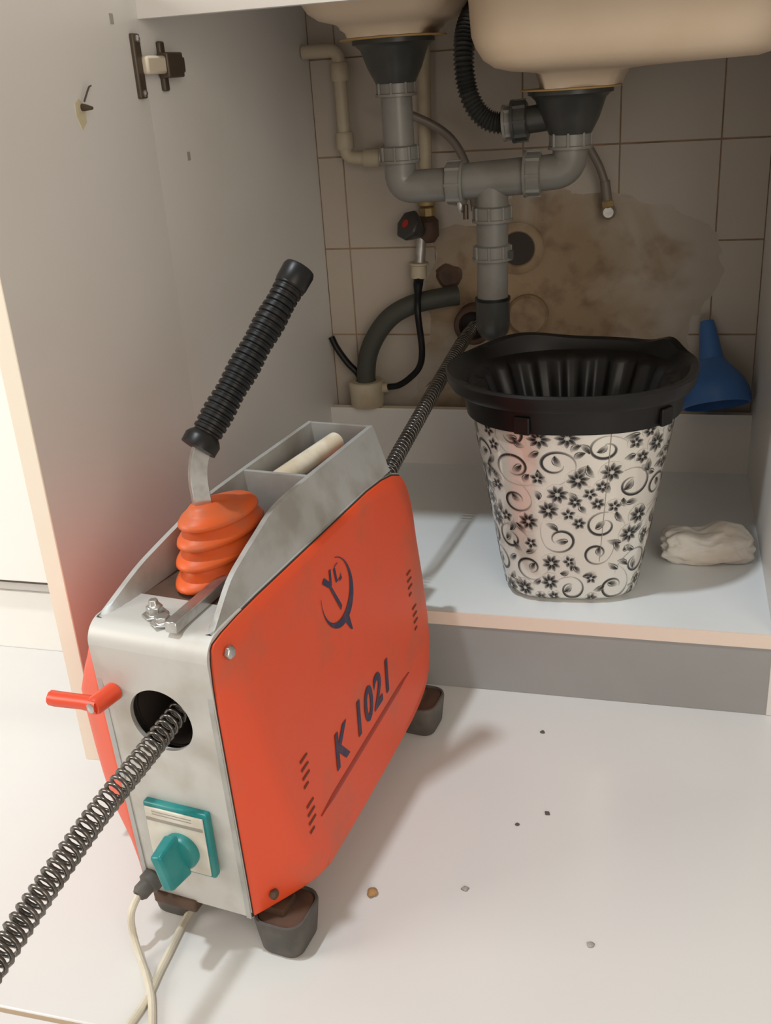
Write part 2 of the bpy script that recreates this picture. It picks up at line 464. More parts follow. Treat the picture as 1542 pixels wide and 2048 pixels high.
# screw with tape and a stub of wire, two plugs
bm = nb(); lathe(bm, [(0.0035,0),(0.0035,0.004),(0.002,0.012),(0.0015,0.014)], (0.0,-0.168,0.749), (1,-0.3,-0.1), 10); obj('screw', bm, M_hinge, door, smooth=True)
bm = nb(); prism(bm, [(-0.182,0.742),(-0.174,0.728),(-0.163,0.735),(-0.161,0.750),(-0.172,0.757),(-0.181,0.753)], lambda a,b:(0.0,a,b), lambda a,b:(0.0007,a,b)); obj('tape_mark', bm, M_tape, door)
bm = nb(); tube(bm, smooth_path([(0.003,-0.166,0.754),(0.006,-0.158,0.766),(0.004,-0.148,0.768)]), 0.0009, 6); obj('wire_stub', bm, M_hinge, door)
bm = nb(); box(bm, 0.0, 0.0008, -0.072, -0.064, 0.826, 0.836); obj('plug', bm, M_clip, door)
bm = nb(); box(bm, 0.0, 0.0008, -0.496, -0.488, 0.678, 0.688); cpart('plug', bm, M_clip)
# hinge
hinge = bpy.data.objects.new('hinge', None); C.objects.link(hinge); hinge.parent = cab; hinge.location = (0, D/2, 0)
bm = nb(); box(bm, -0.004, 0.007, -0.604, -0.588, 0.752, 0.818); obj('cup_plate', bm, M_hinge, hinge, bevel=0.002)
bm = nb(); box(bm, 0.0, 0.006, -0.540, -0.528, 0.758, 0.811); obj('mounting_plate', bm, M_hinge, hinge, bevel=0.002)
bm = nb(); box(bm, 0.005, 0.014, -0.592, -0.545, 0.7765, 0.7955); obj('hinge_arm', bm, M_hinge_arm, hinge, bevel=0.003)
bm = nb(); box(bm, 0.002, 0.016, -0.5455, -0.505, 0.772, 0.799); box(bm, 0.002, 0.013, -0.506, -0.494, 0.777, 0.794); obj('hinge_body', bm, M_hinge, hinge, bevel=0.002)
for z in (0.7575, 0.8125):
    bm = nb(); lathe(bm, [(0.004,0),(0.004,0.0015),(0.002,0.003)], (0.007,-0.596,z), (1,0,0), 10)
    obj('screw', bm, M_chrome, hinge, smooth=True)

# neighbouring white cabinet beyond the open door
nbr = thing('drawer_cabinet', 'white neighbouring base cabinet seen past the open door edge', 'cabinet', (-0.33,-D/2,0))
def npart(name, bm, m, **k):
    o = obj(name, bm, m, nbr, **k); o.location = (0.33, D/2, 0); return o
bm = nb(); box(bm, -0.63, -0.034, -D+0.002, -0.003, 0.098, 0.868); npart('body', bm, M_melamine)
bm = nb(); box(bm, -0.63, -0.034, -D-0.002, -D+0.014, 0.0005, 0.097); npart('plinth', bm, M_white_front)
bm = nb(); box(bm, -0.63, -0.036, -D-0.018, -D+0.001, 0.1235, 0.50); npart('drawer_front', bm, M_white_front, bevel=0.001, seg=1)
bm = nb(); box(bm, -0.63, -0.036, -D-0.018, -D+0.001, 0.503, 0.862); npart('drawer_front', bm, M_white_front, bevel=0.001, seg=1)
bm = nb(); box(bm, -0.63, -0.036, -D-0.0185, -D-0.002, 0.1215, 0.1238); npart('drawer_gap_shade', bm, M_hinge)  # dark strip painted in for the shadow gap below the drawer front

# worktop around the sink opening
bm = nb()
box(bm, -0.64, 0.08, -0.595, -0.004, 0.869, 0.90); box(bm, 0.74, 1.5, -0.595, -0.004, 0.869, 0.90)
box(bm, 0.08, 0.74, -0.595, -0.50, 0.869, 0.90); box(bm, 0.08, 0.74, -0.075, -0.004, 0.869, 0.90)
wt = tag(obj('worktop', bm, M_white_front), 'white worktop slab resting on the cabinets around the sink', 'worktop')

# ------------------------------------------------------------------ double sink seen from below
sink = thing('double_sink', 'beige double bowl sink hanging under the worktop, shallow left bowl', 'sink', (0.4,-0.29,0.905))
def spart(name, bm, m, parent=None, **k):
    o = obj(name, bm, m, parent or sink, **k)
    if parent is None: o.location = (-0.4, 0.29, -0.905)
    return o
def rrect(x0, x1, y0, y1, r, n=6):
    out = []
    for cx, cy, a0 in ((x1-r,y1-r,0),(x0+r,y1-r,PI/2),(x0+r,y0+r,PI),(x1-r,y0+r,1.5*PI)):
        for k in range(n+1):
            a = a0 + PI/2*k/n; out.append((cx+r*math.cos(a), cy+r*math.sin(a)))
    return out
def bowl(x0, x1, y0, y1, zt, zb, r, drain, rd, zd):
    """outside skin of a bowl: rounded box, rounded bottom edge, floor sloping into a round drain recess"""
    bm = nb(); loops = []
    prof = [(0.0, zt), (0.006, zb+0.04), (0.010, zb+0.028), (0.018, zb+0.014), (0.030, zb+0.005), (0.048, zb)]
    for ins, z in prof:
        loops.append([bm.verts.new((x, y, z)) for x, y in rrect(x0+ins, x1-ins, y0+ins, y1-ins, max(r-ins*0.4, 0.02))])
    n = len(loops[0])
    # floor to drain
    for t, z in ((0.5, zb-0.002), (0.85, zb-0.004), (1.0, zb-0.006)):
        ring = []
        for i, v in enumerate(loops[5]):
            dx, dy = v.co.x-drain[0], v.co.y-drain[1]; L = math.hypot(dx, dy)
            tx, ty = drain[0]+dx/L*rd*1.1, drain[1]+dy/L*rd*1.1
            ring.append(bm.verts.new((v.co.x*(1-t)+tx*t, v.co.y*(1-t)+ty*t, z)))
        loops.append(ring)
    for f, z in ((1.0, zd+0.006), (0.97, zd), (0.5, zd)):
        ring = []
        for v in loops[8]:
            dx, dy = v.co.x-drain[0], v.co.y-drain[1]; L = math.hypot(dx, dy)
            ring.append(bm.verts.new((drain[0]+dx/L*rd*f, drain[1]+dy/L*rd*f, z)))
        loops.append(ring)
    for i in range(len(loops)-1):
        for k in range(n):
            bm.faces.new((loops[i][k], loops[i][(k+1)%n], loops[i+1][(k+1)%n], loops[i+1][k]))
    bm.faces.new(loops[-1])
    return bm
DL = (0.206, -0.25); DR = (0.442, -0.25)
spart('left_bowl', bowl(0.100, 0.316, -0.395, -0.105, 0.900, 0.822, 0.05, DL, 0.076, 0.806), M_sink, smooth=True, angle=60)
spart('right_bowl', bowl(0.336, 0.712, -0.470, -0.105, 0.900, 0.7535, 0.055, DR, 0.070, 0.730), M_sink, smooth=True, angle=60)
bm = nb(); box(bm, 0.075, 0.745, -0.505, -0.07, 0.9005, 0.906); spart('deck', bm, M_sink)
for c_, rr, z in ((DL, 0.072, 0.8035), (DR, 0.0655, 0.7275)):
    bm = nb(); lathe(bm, [(rr, 0), (rr, 0.002), (rr-0.01, 0.0025)], (c_[0], c_[1], z), (0,0,1), 40); spart('seal_ring', bm, M_sink_rust)

# ------------------------------------------------------------------ drain assembly
dr = thing('sink_drain', 'grey plastic double-bowl sink drain with black strainer cups and tee', 'drain pipe', (0.335,-0.25,0.40))
def dpart(name, bm, m, **k):
    o = obj(name, bm, m, dr, **k); o.location = (-0.335, 0.25, -0.40); return o
Yp = -0.25
def cup(c_, zt, zb, rt, rb):
    bm = nb(); h = zt-zb
    lathe(bm, [(rb,0),(rb+0.002,0.004),(rb+0.010,h*0.35),(rt-0.010,h*0.78),(rt-0.004,h*0.88),(rt,h*0.90),(rt,h)], (c_[0],c_[1],zb), (0,0,1), 40)
    return bm
dpart('strainer_cup', cup(DL, 0.8035, 0.748, 0.056, 0.027), M_pipe_dark, smooth=True, angle=40)
dpart('strainer_cup', cup(DR, 0.7275, 0.672, 0.056, 0.028), M_pipe_dark, smooth=True, angle=40)
def nut(base, axis, r=0.026, h=0.018):
    bm = nb(); seg = 40
    lathe(bm, [(r-0.003,0),(r,0.002),(r,h-0.005),(r+0.0022,h-0.004),(r+0.0022,h-0.0005),(r-0.002,h)], base, axis, seg)
    ax = Vector(axis).normalized(); s, t = frame_of(ax)
    for k in range(8):
        a = 2*PI*k/8
        p = Vector(base) + ax*(h*0.45) + (s*math.cos(a)+t*math.sin(a))*r
        box(bm, -0.0015, 0.0015, -0.002, 0.002, -h*0.4, h*0.4, Matrix.Translation(p) @ ax.to_track_quat('Z','Y').to_matrix().to_4x4())
    return bm
ZH = 0.618
# left drop and elbow to the horizontal run
bm = nb(); lathe(bm, [(0.0215,0),(0.0215,0.115)], (DL[0],Yp,0.636), (0,0,1), 32); dpart('drop_pipe', bm, M_pipe, smooth=True)
dpart('coupling_nut', nut((DL[0],Yp,0.750), (0,0,-1), 0.0265, 0.019), M_pipe, smooth=True)
dpart('coupling_nut', nut((DL[0],Yp,0.668), (0,0,-1), 0.0265, 0.023), M_pipe, smooth=True)
bm = nb(); tube(bm, fillet_path([(DL[0],Yp,0.650),(DL[0],Yp,ZH-0.006),(0.290,Yp,ZH-0.004)], 0.03, 8), 0.0225, 28); dpart('elbow', bm, M_pipe, smooth=True)
dpart('coupling_nut', nut((0.272,Yp,ZH-0.003), (1,0,0), 0.0285, 0.026), M_pipe, smooth=True)
# tee
bm = nb(); tube(bm, [(0.292,Yp,ZH-0.002),(0.400,Yp,ZH+0.004)], 0.0245, 28); tube(bm, [(0.335,Yp,ZH),(0.335,Yp,0.566)], 0.0225, 28); dpart('tee', bm, M_pipe, smooth=True)
dpart('coupling_nut', nut((0.404,Yp,ZH+0.005), (-1,0,0), 0.0285, 0.024), M_pipe, smooth=True)
# right elbow
bm = nb(); tube(bm, fillet_path([(0.386,Yp,ZH+0.004),(DR[0],Yp,ZH+0.008),(DR[0],Yp,0.672)], 0.038, 10), 0.0235, 28); dpart('elbow', bm, M_pipe, smooth=True)
dpart('coupling_nut', nut((DR[0],Yp,0.675), (0,0,-1), 0.0275, 0.022), M_pipe, smooth=True)
# tail pipe down
dpart('coupling_nut', nut((0.335,Yp,0.583), (0,0,-1), 0.0265, 0.022), M_pipe, smooth=True)
bm = nb(); tube(bm, [(0.335,Yp,0.575),(0.333,Yp,0.452)], 0.0222, 28); dpart('tail_pipe', bm, M_pipe, smooth=True)
dpart('coupling_nut', nut((0.334,Yp,0.530), (0,0,-1), 0.0265, 0.022), M_pipe, smooth=True)
bm = nb(); box(bm, 0.355, 0.365, Yp-0.012, Yp-0.002, 0.512, 0.522); dpart('clip', bm, M_pipe_dark)
bm = nb(); tube(bm, fillet_path([(0.333,Yp,0.455),(0.333,Yp,0.414),(0.322,Yp+0.062,0.402)], 0.03, 8), 0.0245, 28, caps=True); dpart('outlet_elbow', bm, M_pipe_dark, smooth=True)
bm = nb(); lathe(bm, [(0.0255,0),(0.0255,0.004)], (0.333,Yp,0.4515), (0,0,1), 32); dpart('seal_ring', bm, M_black_rubber, smooth=True)
# small fittings and screws hanging at the joints
bm = nb(); lathe(bm, [(0.005,0),(0.005,0.012),(0.003,0.016)], (0.292,Yp-0.01,0.592), (0,0,-1), 10); dpart('bolt', bm, M_chrome, smooth=True)
bm = nb(); lathe(bm, [(0.004,0),(0.004,0.02)], (0.298,Yp-0.004,0.586), (0,0,-1), 10); dpart('bolt', bm, M_hinge, smooth=True)
# overflow hose and its side connector on the right cup
bm = nb(); tube(bm, [(0.354,Yp,0.689),(0.418,Yp,0.695)], 0.0175, 24); dpart('overflow_branch', bm, M_pipe_dark, smooth=True)
dpart('coupling_nut', nut((0.386,Yp,0.692), (-1,0,-0.06), 0.0255, 0.022), M_pipe_dark, smooth=True)
dpart('coupling_nut', nut((0.366,Yp,0.690), (-1,0,-0.06), 0.021, 0.014), M_pipe, smooth=True)
path = smooth_path([(0.357,Yp,0.689),(0.335,Yp,0.693),(0.317,Yp,0.708),(0.305,Yp,0.735),(0.301,Yp,0.775),(0.304,Yp+0.02,0.815),(0.318,Yp+0.07,0.85),(0.328,Yp+0.1,0.885)], 10)
Lp = 0; fine = []
for i in range(len(path)-1):
    k = max(2, int((path[i+1]-path[i]).length/0.0011))
    for j in range(k): fine.append(path[i].lerp(path[i+1], j/k))
bm = nb(); tube(bm, fine, [0.0128 + 0.0018*math.sin(i*2*PI/4.0) for i in range(len(fine))], 16); dpart('overflow_hose', bm, M_pipe_dark, smooth=True, angle=80)

# ------------------------------------------------------------------ water pipes, valve, hoses at the wall
yw = -0.035
pv = thing('water_pipe', 'ivory plastic water pipe running down the corner and across behind the drain', 'pipe', (0.06,yw,0.40))
def off(o, e): o.location = -Vector(e.location); return o
bm = nb(); tube(bm, fillet_path([(0.002,yw,0.800),(0.060,yw,0.800),(0.061,yw,0.640),(0.158,yw,0.634),(0.166,-0.004,0.634)], 0.015, 6), 0.0105, 18); off(obj('pipe', bm, M_pvc, pv, smooth=True), pv)
for p, ax in (((0.061,yw,0.652),(0,0,1)), ((0.061,yw,0.782),(0,0,-1)), ((0.118,yw,0.637),(-1,0,0.05))):
    bm = nb(); lathe(bm, [(0.0125,0),(0.0145,0.003),(0.0145,0.024),(0.0125,0.027)], p, ax, 20); off(obj('fitting', bm, M_pvc, pv, smooth=True), pv)
bm = nb(); box(bm, 0.128, 0.142, yw-0.014, yw+0.03, 0.642, 0.662); off(obj('pipe_clip', bm, M_rust, pv, bevel=0.003), pv)

pv2 = thing('water_riser', 'ivory vertical water riser behind the left drain pipe above the valve', 'pipe', (0.19,-0.022,0.55))
bm = nb(); tube(bm, [(0.197,-0.022,0.86),(0.188,-0.022,0.57)], 0.0105, 18); off(obj('pipe', bm, M_pvc, pv2, smooth=True), pv2)
bm = nb(); lathe(bm, [(0.012,0),(0.015,0.002),(0.015,0.02),(0.013,0.022)], (0.189,-0.022,0.558), (0,0,1), 20); off(obj('threaded_fitting', bm, M_brass, pv2, smooth=True), pv2)

vl = thing('stop_valve', 'grey-knobbed stop valve with red dot on the tiled wall', 'valve', (0.188,-0.024,0.52))
bm = nb(); lathe(bm, [(0.010,0),(0.0135,0.002),(0.0135,0.014),(0.011,0.016)], (0.189,-0.022,0.541), (0,0,1), 8); off(obj('collar', bm, M_brass, vl), vl)
bm = nb(); lathe(bm, [(0.012,-0.022),(0.019,-0.012),(0.019,0.012),(0.012,0.020)], (0.188,-0.022,0.522), (0,0,1), 18); off(obj('body', bm, M_rust, vl, smooth=True), vl)
bm = nb(); lathe(bm, [(0.010,0),(0.012,0.004),(0.020,0.018),(0.026,0.030),(0.025,0.035),(0.018,0.038)], (0.182,-0.038,0.518), (-0.45,-0.6,0.42), 7); kn = off(obj('knob', bm, M_pipe_dark, vl, bevel=0.002), vl)
ax = Vector((-0.45,-0.6,0.42)).normalized(); pd = Vector((0.182,-0.038,0.518)) + ax*0.0378
bm = nb(); lathe(bm, [(0.007,0),(0.007,0.0012)], pd, ax, 16); obj('marker', bm, M_red_dot, kn)
bm = nb(); tube(bm, [(0.180,-0.030,0.512),(0.174,-0.034,0.455)], 0.0085, 14); off(obj('outlet_stem', bm, M_chrome, vl, smooth=True), vl)
bm = nb(); lathe(bm, [(0.011,0),(0.0165,0.001),(0.0165,0.004),(0.0135,0.006),(0.0135,0.026),(0.011,0.027)], (0.1738,-0.034,0.470), (-0.05,0,-1), 16); off(obj('outlet_nut', bm, M_pvc, vl, smooth=True), vl)

bm = nb(); pth = smooth_path([(0.173,-0.035,0.446),(0.1738,-0.050,0.428),(0.176,-0.068,0.39),(0.179,-0.064,0.33),(0.170,-0.052,0.295),(0.149,-0.044,0.272),(0.128,-0.040,0.258),(0.1085,-0.036,0.2535)])
tube(bm, pth, [0.0085 if i < 6 else max(0.0056, 0.0085-0.0006*(i-6)) for i in range(len(pth))], 12)
tag(obj('thin_hose', bm, M_black_rubber, smooth=True), 'thin black hose looping from the stop valve to the white socket', 'hose')

bm = nb(); tube(bm, smooth_path([(0.236,-0.022,0.411),(0.205,-0.034,0.409),(0.160,-0.042,0.400),(0.122,-0.044,0.380),(0.092,-0.043,0.345),(0.074,-0.040,0.305),(0.066,-0.036,0.25)]), 0.0165, 20)
tag(obj('drain_hose', bm, M_hose_grey, smooth=True), 'thick dark grey drain hose curving from the wall into the white socket', 'hose')
bm = nb(); tube(bm, smooth_path([(0.0075,-0.030,0.342),(0.016,-0.030,0.322),(0.034,-0.032,0.296),(0.053,-0.03,0.272),(0.058,-0.022,0.235),(0.058,-0.016,0.207)]), 0.0058, 10)
tag(obj('black_cable', bm, M_black_rubber, smooth=True), 'short black cable coming out of the corner behind the white socket', 'cable')
sk = thing('drain_socket', 'ivory rubber drain socket on the back ledge holding the grey hose', 'socket', (0.067,-0.034,STRIP))
bm = nb(); lathe(bm, [(0.020,0.0),(0.028,0.002),(0.030,0.008),(0.0305,0.030),(0.0318,0.036),(0.0318,0.046),(0.029,0.048),(0.018,0.048),(0.017,0.03)], (0,0,0.0002), (0,0,1), 32); obj('socket_body', bm, M_pvc, sk, smooth=True)
bm = nb(); tube(bm, [(0.026,0,0.034),(0.040,0,0.036)], 0.0085, 14); obj('side_spigot', bm, M_pvc, sk, smooth=True)

bm = nb(); tube(bm, smooth_path([(0.150,-0.085,0.712),(0.18,-0.08,0.702),(0.222,-0.07,0.680),(0.247,-0.06,0.655),(0.262,-0.05,0.620),(0.268,-0.04,0.58),(0.27,-0.025,0.55)]), 0.0065, 12)
tag(obj('braided_hose', bm, M_braid, smooth=True), 'braided water hose arching behind the left drain pipe', 'hose')
fh = thing('tap_hose', 'braided tap hose bending down to a chrome wall elbow', 'hose', (0.48,-0.03,0.54))
bm = nb(); tube(bm, smooth_path([(0.436,-0.10,0.72),(0.437,-0.07,0.68),(0.447,-0.05,0.648),(0.466,-0.04,0.612),(0.476,-0.037,0.585)]), 0.0062, 12); off(obj('braid', bm, M_braid, fh, smooth=True), fh)
bm = nb(); tube(bm, [(0.4755,-0.037,0.588),(0.480,-0.035,0.556)], 0.0078, 12); off(obj('ferrule', bm, M_braid, fh, smooth=True), fh)
bm = nb(); lathe(bm, [(0.008,0),(0.0095,0.002),(0.0095,0.010),(0.008,0.012)], (0.480,-0.035,0.560), (0.1,0,-1), 6); off(obj('hex_nut', bm, M_brass, fh), fh)
bm = nb(); lathe(bm, [(0.009,0),(0.0115,0.004),(0.0115,0.024),(0.008,0.030)], (0.482,-0.012,0.540), (0,-1,0.05), 18); off(obj('elbow', bm, M_chrome, fh, smooth=True), fh)

# ------------------------------------------------------------------ blue funnel leaning on the wall
fax = Vector((-0.15, math.sin(math.radians(26)), math.cos(math.radians(26)))).normalized()
fc = Vector((0.660, -0.080, 0.2435))
fun = thing('funnel', 'blue plastic funnel turned mouth down leaning on the tiled wall', 'funnel', fc)
def flathe(name, prof, parent):
    bm = nb(); lathe(bm, prof, (0,0,0), fax, 40, caps=False); return obj(name, bm, M_funnel, parent, smooth=True, angle=50)
flathe('cone', [(0.050,0.010),(0.0535,0.010),(0.0530,0.022),(0.046,0.040),(0.032,0.058),(0.020,0.074),(0.0185,0.074),(0.030,0.056),(0.044,0.038),(0.050,0.021),(0.050,0.010)], fun)
flathe('rim', [(0.0495,0.0),(0.0535,0.0),(0.0545,0.004),(0.0538,0.011),(0.0495,0.011),(0.0495,0.0)], fun)
flathe('spout', [(0.0195,0.072),(0.0178,0.085),(0.0135,0.122),(0.0105,0.137),(0.0085,0.137),(0.0115,0.122),(0.0155,0.085),(0.0175,0.072)], fun)

# ------------------------------------------------------------------ crumpled cloth
bm = nb(); bmesh.ops.create_icosphere(bm, subdivisions=5, radius=1.0)
for v in bm.verts:
    p = v.co.copy()
    n = 0.22*noise.noise(p*1.6 + Vector((3.1,0,0))) + 0.10*noise.noise(p*3.7) + 0.035*noise.noise(p*9)
    q = p*(1+n)
    sad = 0.50*math.exp(-((p.x+0.05)/0.33)**2) * max(0, p.z)
    x = q.x*0.066; y = q.y*0.036 + 0.010*math.cos(p.x*2.2); z = (q.z*0.92 - sad)*0.034
    if z < -0.021: z = -0.021 + (z+0.021)*0.04
    v.co = (x, y, z)
zm = min(v.co.z for v in bm.verts)
for v in bm.verts: v.co.z -= zm
rag = tag(obj('cleaning_rag', bm, M_rag, smooth=True, angle=180), 'crumpled off-white rag bundle on the shelf right of the bucket', 'rag')
rag.location = (0.643, -0.374, SH+0.0003); rag.rotation_euler = (0,0,0.10)

# ------------------------------------------------------------------ flower bucket
BC = Vector((0.466, -0.446, SH)); BH = 0.262
buck = thing('bucket', 'white bucket with black flower print and black wringer rim on the shelf', 'bucket', (BC.x, BC.y, SH+0.0004), 0.10)
def bsize(z):
    t = z/BH
    return 0.0865 + 0.044*t - (0.012*(1-z/0.012)**2 if z < 0.012 else 0)
def bexp(z): return 3.4 - 1.1*(z/BH)
def bpt(a, z, o=0.0):
    n = bexp(z); h = bsize(z) + o
    c, s = math.cos(a), math.sin(a)
    r = h/((abs(c)**n + abs(s)**n)**(1/n))
    return Vector((r*c, r*s*0.94, z))
SEG = 96
bm = nb(); rings = []
for z in [0, 0.003, 0.007, 0.012] + [0.012 + (BH-0.012)*k/10 for k in range(1, 11)]:
    rings.append([bm.verts.new(bpt(2*PI*k/SEG, z)) for k in range(SEG)])
bot = [bm.verts.new(bpt(2*PI*k/SEG, 0, -0.0) * 0.9) for k in range(SEG)]
for v in bot: v.co.z = 0.002
for i in range(len(rings)-1):
    for k in range(SEG): bm.faces.new((rings[i][k], rings[i][(k+1)%SEG], rings[i+1][(k+1)%SEG], rings[i+1][k]))
for k in range(SEG): bm.faces.new((bot[k], bot[(k+1)%SEG], rings[0][(k+1)%SEG], rings[0][k]))
bm.faces.new(bot)
obj('bucket_body', bm, M_bucket, buck, smooth=True)

# printed pattern
tab = [0.0]
NA = 720
for k in range(NA): tab.append(tab[-1] + (bpt(2*PI*(k+1)/NA, 0.13)-bpt(2*PI*k/NA, 0.13)).length)
PER = tab[-1]
def a_of(s):
    s = (s % PER); lo, hi = 0, NA
    while hi-lo > 1:
        m_ = (lo+hi)//2
        if tab[m_] <= s: lo = m_
        else: hi = m_
    return 2*PI*(lo + (s-tab[lo])/(tab[hi]-tab[lo]))/NA
pm = nb(); ink = pm.verts.layers.float.new('ink'); layer_off = [0.0004]
def pv_(s, z, i):
    v = pm.verts.new(bpt(a_of(s), min(max(z, 0.003), BH-0.002), layer_off[0])); v[ink] = i; return v
def strip(pl, widths, inks):
    prev = None
    for i, (s, z) in enumerate(pl):
        s2, z2 = pl[min(i+1, len(pl)-1)]; s1, z1 = pl[max(i-1, 0)]
        dx, dz = s2-s1, z2-z1; L = math.hypot(dx, dz) or 1
        nx, nz = -dz/L*widths[i]/2, dx/L*widths[i]/2
        cur = (pv_(s+nx, z+nz, inks[i]), pv_(s, z, min(1, inks[i]*1.25)), pv_(s-nx, z-nz, inks[i]*0.75))
        if prev:
            pm.faces.new((prev[0], prev[1], cur[1], cur[0])); pm.faces.new((prev[1], prev[2], cur[2], cur[1]))
        prev = cur
def petal(s, z, a, l, w, i0, i1):
    c, n = math.cos(a), math.sin(a)
    pl = [(s+c*l*t, z+n*l*t) for t in (0.22, 0.38, 0.6, 0.82, 1.0)]
    strip(pl, [w*0.35, w*0.85, w, w*0.7, w*0.08], [i0, i0, (i0*1.6+i1)/2.6, i1*1.1, i1])
def flower(s, z, r, n):
    ph = rb.uniform(0, 2)
    # soft grey ground around the petals
    c0 = pv_(s, z, 0.45); ring = [pv_(s+r*1.12*math.cos(2*PI*k/12), z+r*1.12*math.sin(2*PI*k/12), 0.0) for k in range(12)]
    for k in range(12): pm.faces.new((c0, ring[k], ring[(k+1)%12]))
    layer_off[0] = 0.0007
    for k in range(n): petal(s, z, ph+2*PI*k/n, r, r*(0.42 if n > 6 else 0.55), 1.0, 0.55)
    c0 = pv_(s, z, 0.1); ring = [pv_(s+r*0.2*math.cos(2*PI*k/8), z+r*0.2*math.sin(2*PI*k/8), 0.45) for k in range(8)]
    for k in range(8): pm.faces.new((c0, ring[k], ring[(k+1)%8]))
    layer_off[0] = 0.0004
def leaf(s, z, a, l, w):
    layer_off[0] = 0.0006
    bend = rb.choice((-1, 1))*0.35
    pl = []
    for t in (0, 0.2, 0.45, 0.7, 0.88, 1.0):
        aa = a + bend*(t-0.5); pl.append((s+math.cos(aa)*l*t, z+math.sin(aa)*l*t))
    strip(pl, [w*0.1, w*0.6, w, w*0.8, w*0.4, 0.0001], [0.15, 0.35, 0.7, 0.95, 1.0, 1.0])
    o = w*0.75
    pl2 = [(x-math.sin(a)*o*math.sin(PI*k/5), y+math.cos(a)*o*math.sin(PI*k/5)) for k, (x, y) in enumerate(pl)]
    strip(pl2, [0.0006, 0.001, 0.0013, 0.001, 0.0008, 0.0003], [0.3, 0.5, 0.75, 0.8, 0.9, 1])
    layer_off[0] = 0.0004
def scroll(s, z, R, a0, d):
    pl = []; wd = []; ik = []
    N = 34
    for k in range(N):
        t = k/(N-1); a = a0 + d*t*3.35*PI*0.62
        r = R*(1.0 - 0.62*t)
        if t < 0.0: r = R
        pl.append((s+r*math.cos(a), z+r*0.9*math.sin(a)))
        wd.append(0.0008 + 0.0030*math.sin(PI*min(1, t*1.05))**0.8); ik.append(0.30 + 0.62*math.sin(PI*t))
    # tail sweeping out
    x0, y0 = pl[0]; ta = a0 - d*PI/2
    tail = [(x0+math.cos(ta+d*0.0-d*0.5*u)*R*1.7*u, y0+math.sin(ta-d*0.5*u)*R*1.7*u) for u in (1.0, 0.8, 0.6, 0.4, 0.2)]
    pl = tail + pl; wd = [0.0003, 0.0007, 0.001, 0.0011, 0.001] + wd; ik = [0.12, 0.2, 0.28, 0.32, 0.34] + ik
    strip(pl, wd, ik)
    ec = a0 + d*2.0*PI
    leaf(s+R*0.28*math.cos(ec), z+R*0.28*math.sin(ec), ec+PI*0.8, R*0.7, R*0.30)
rb = random.Random(11)
placed = []
def put(r, tries=400):
    for _ in range(tries):
        s = rb.uniform(0, PER); z = rb.uniform(0.006, BH-0.02)
        if all(min(abs(s-p[0]), PER-abs(s-p[0]))**2 + (z-p[1])**2 > (r+p[2])**2 for p in placed):
            placed.append((s, z, r)); return s, z
    return None
for _ in range(52):
    q = put(0.0200)
    if q: scroll(q[0], q[1], rb.uniform(0.0185, 0.0245), rb.uniform(0, 2*PI), rb.choice((-1, 1)))
for _ in range(40):
    q = put(0.0115)
    if q: flower(q[0], q[1], 0.0132, 8)
for _ in range(75):
    q = put(0.0080)
    if q: flower(q[0], q[1], 0.0092, rb.choice((5, 6)))
for _ in range(220):
    q = put(0.0042)
    if q: leaf(q[0]-0.004, q[1], rb.uniform(0, 2*PI), rb.uniform(0.013, 0.020), 0.0062)
po = obj('floral_print', pm, M_ink, buck, smooth=True, angle=180)
tag(po, kind='stuff')
# seam of the print
bm = nb()
sa = 5.05
for k in range(20):
    z0, z1 = BH*(0.25+0.7*k/20), BH*(0.25+0.7*(k+1)/20)
    vs4 = [bm.verts.new(bpt(sa+da, z, 0.0009)) for da, z in ((0,z0),(0.006,z0),(0.006,z1),(0,z1))]
    bm.faces.new(vs4)
obj('print_seam', bm, M_label_line, buck)

# black rim: skirt, flange, ears, ribbed wringer basket
def rimpt(a, r, z, n=2.3):
    c, s = math.cos(a), math.sin(a)
    k = r/((abs(c)**n+abs(s)**n)**(1/n))
    return Vector((k*c, k*s*0.94, z))
def ringmesh(prof, wave=None, seg=128):
    bm = nb(); rings = []
    for r, z in prof:
        ring = []
        for k in range(seg):
            a = 2*PI*k/seg
            rr, zz = (r, z) if wave is None else wave(a, r, z)
            ring.append(bm.verts.new(rimpt(a, rr, zz)))
        rings.append(ring)
    n = len(prof)
    for i in range(n-1):
        for k in range(seg): bm.faces.new((rings[i][k], rings[i][(k+1)%seg], rings[i+1][(k+1)%seg], rings[i+1][k]))
    return bm
def lift(a):   # raised back and pouring lips of the wringer rim
    def g(c, w, h):
        d = (a-c+PI) % (2*PI) - PI
        return h*math.exp(-(d/w)**2)
    return g(2.05, 0.38, 0.010) + g(0.60, 0.17, 0.011)
def out(a):
    def g(c, w, h):
        d = (a-c+PI) % (2*PI) - PI
        return h*math.exp(-(d/w)**2)
    return g(0.12, 0.22, 0.003) + g(3.05, 0.45, 0.010)
RZ = 0.288
skirt = ringmesh([(0.128,BH-0.016),(0.1345,BH-0.016),(0.1375,BH+0.006),(0.1385,RZ-0.012),(0.130,RZ-0.012)])
obj('rim_skirt', skirt, M_black_plastic, buck, smooth=True, angle=40)
fl = ringmesh([(0.136,RZ-0.010),(0.146,RZ-0.012),(0.1495,RZ-0.006),(0.1515,RZ+0.006),(0.1495,RZ+0.009),(0.1405,RZ+0.007),(0.136,RZ-0.002),(0.130,RZ-0.006)],
              lambda a, r, z: (r + (out(a) if r > 0.139 else 0), z + (lift(a) if r > 0.134 else 0)))
obj('rim_flange', fl, M_black_plastic, buck, smooth=True, angle=40)
def ribw(a, r, z):
    k = 1.0 if z < RZ-0.008 and z > RZ-0.125 else 0.0
    rib = max(-0.5, math.cos(a*18)) * 0.0050 * k
    return r - rib, z
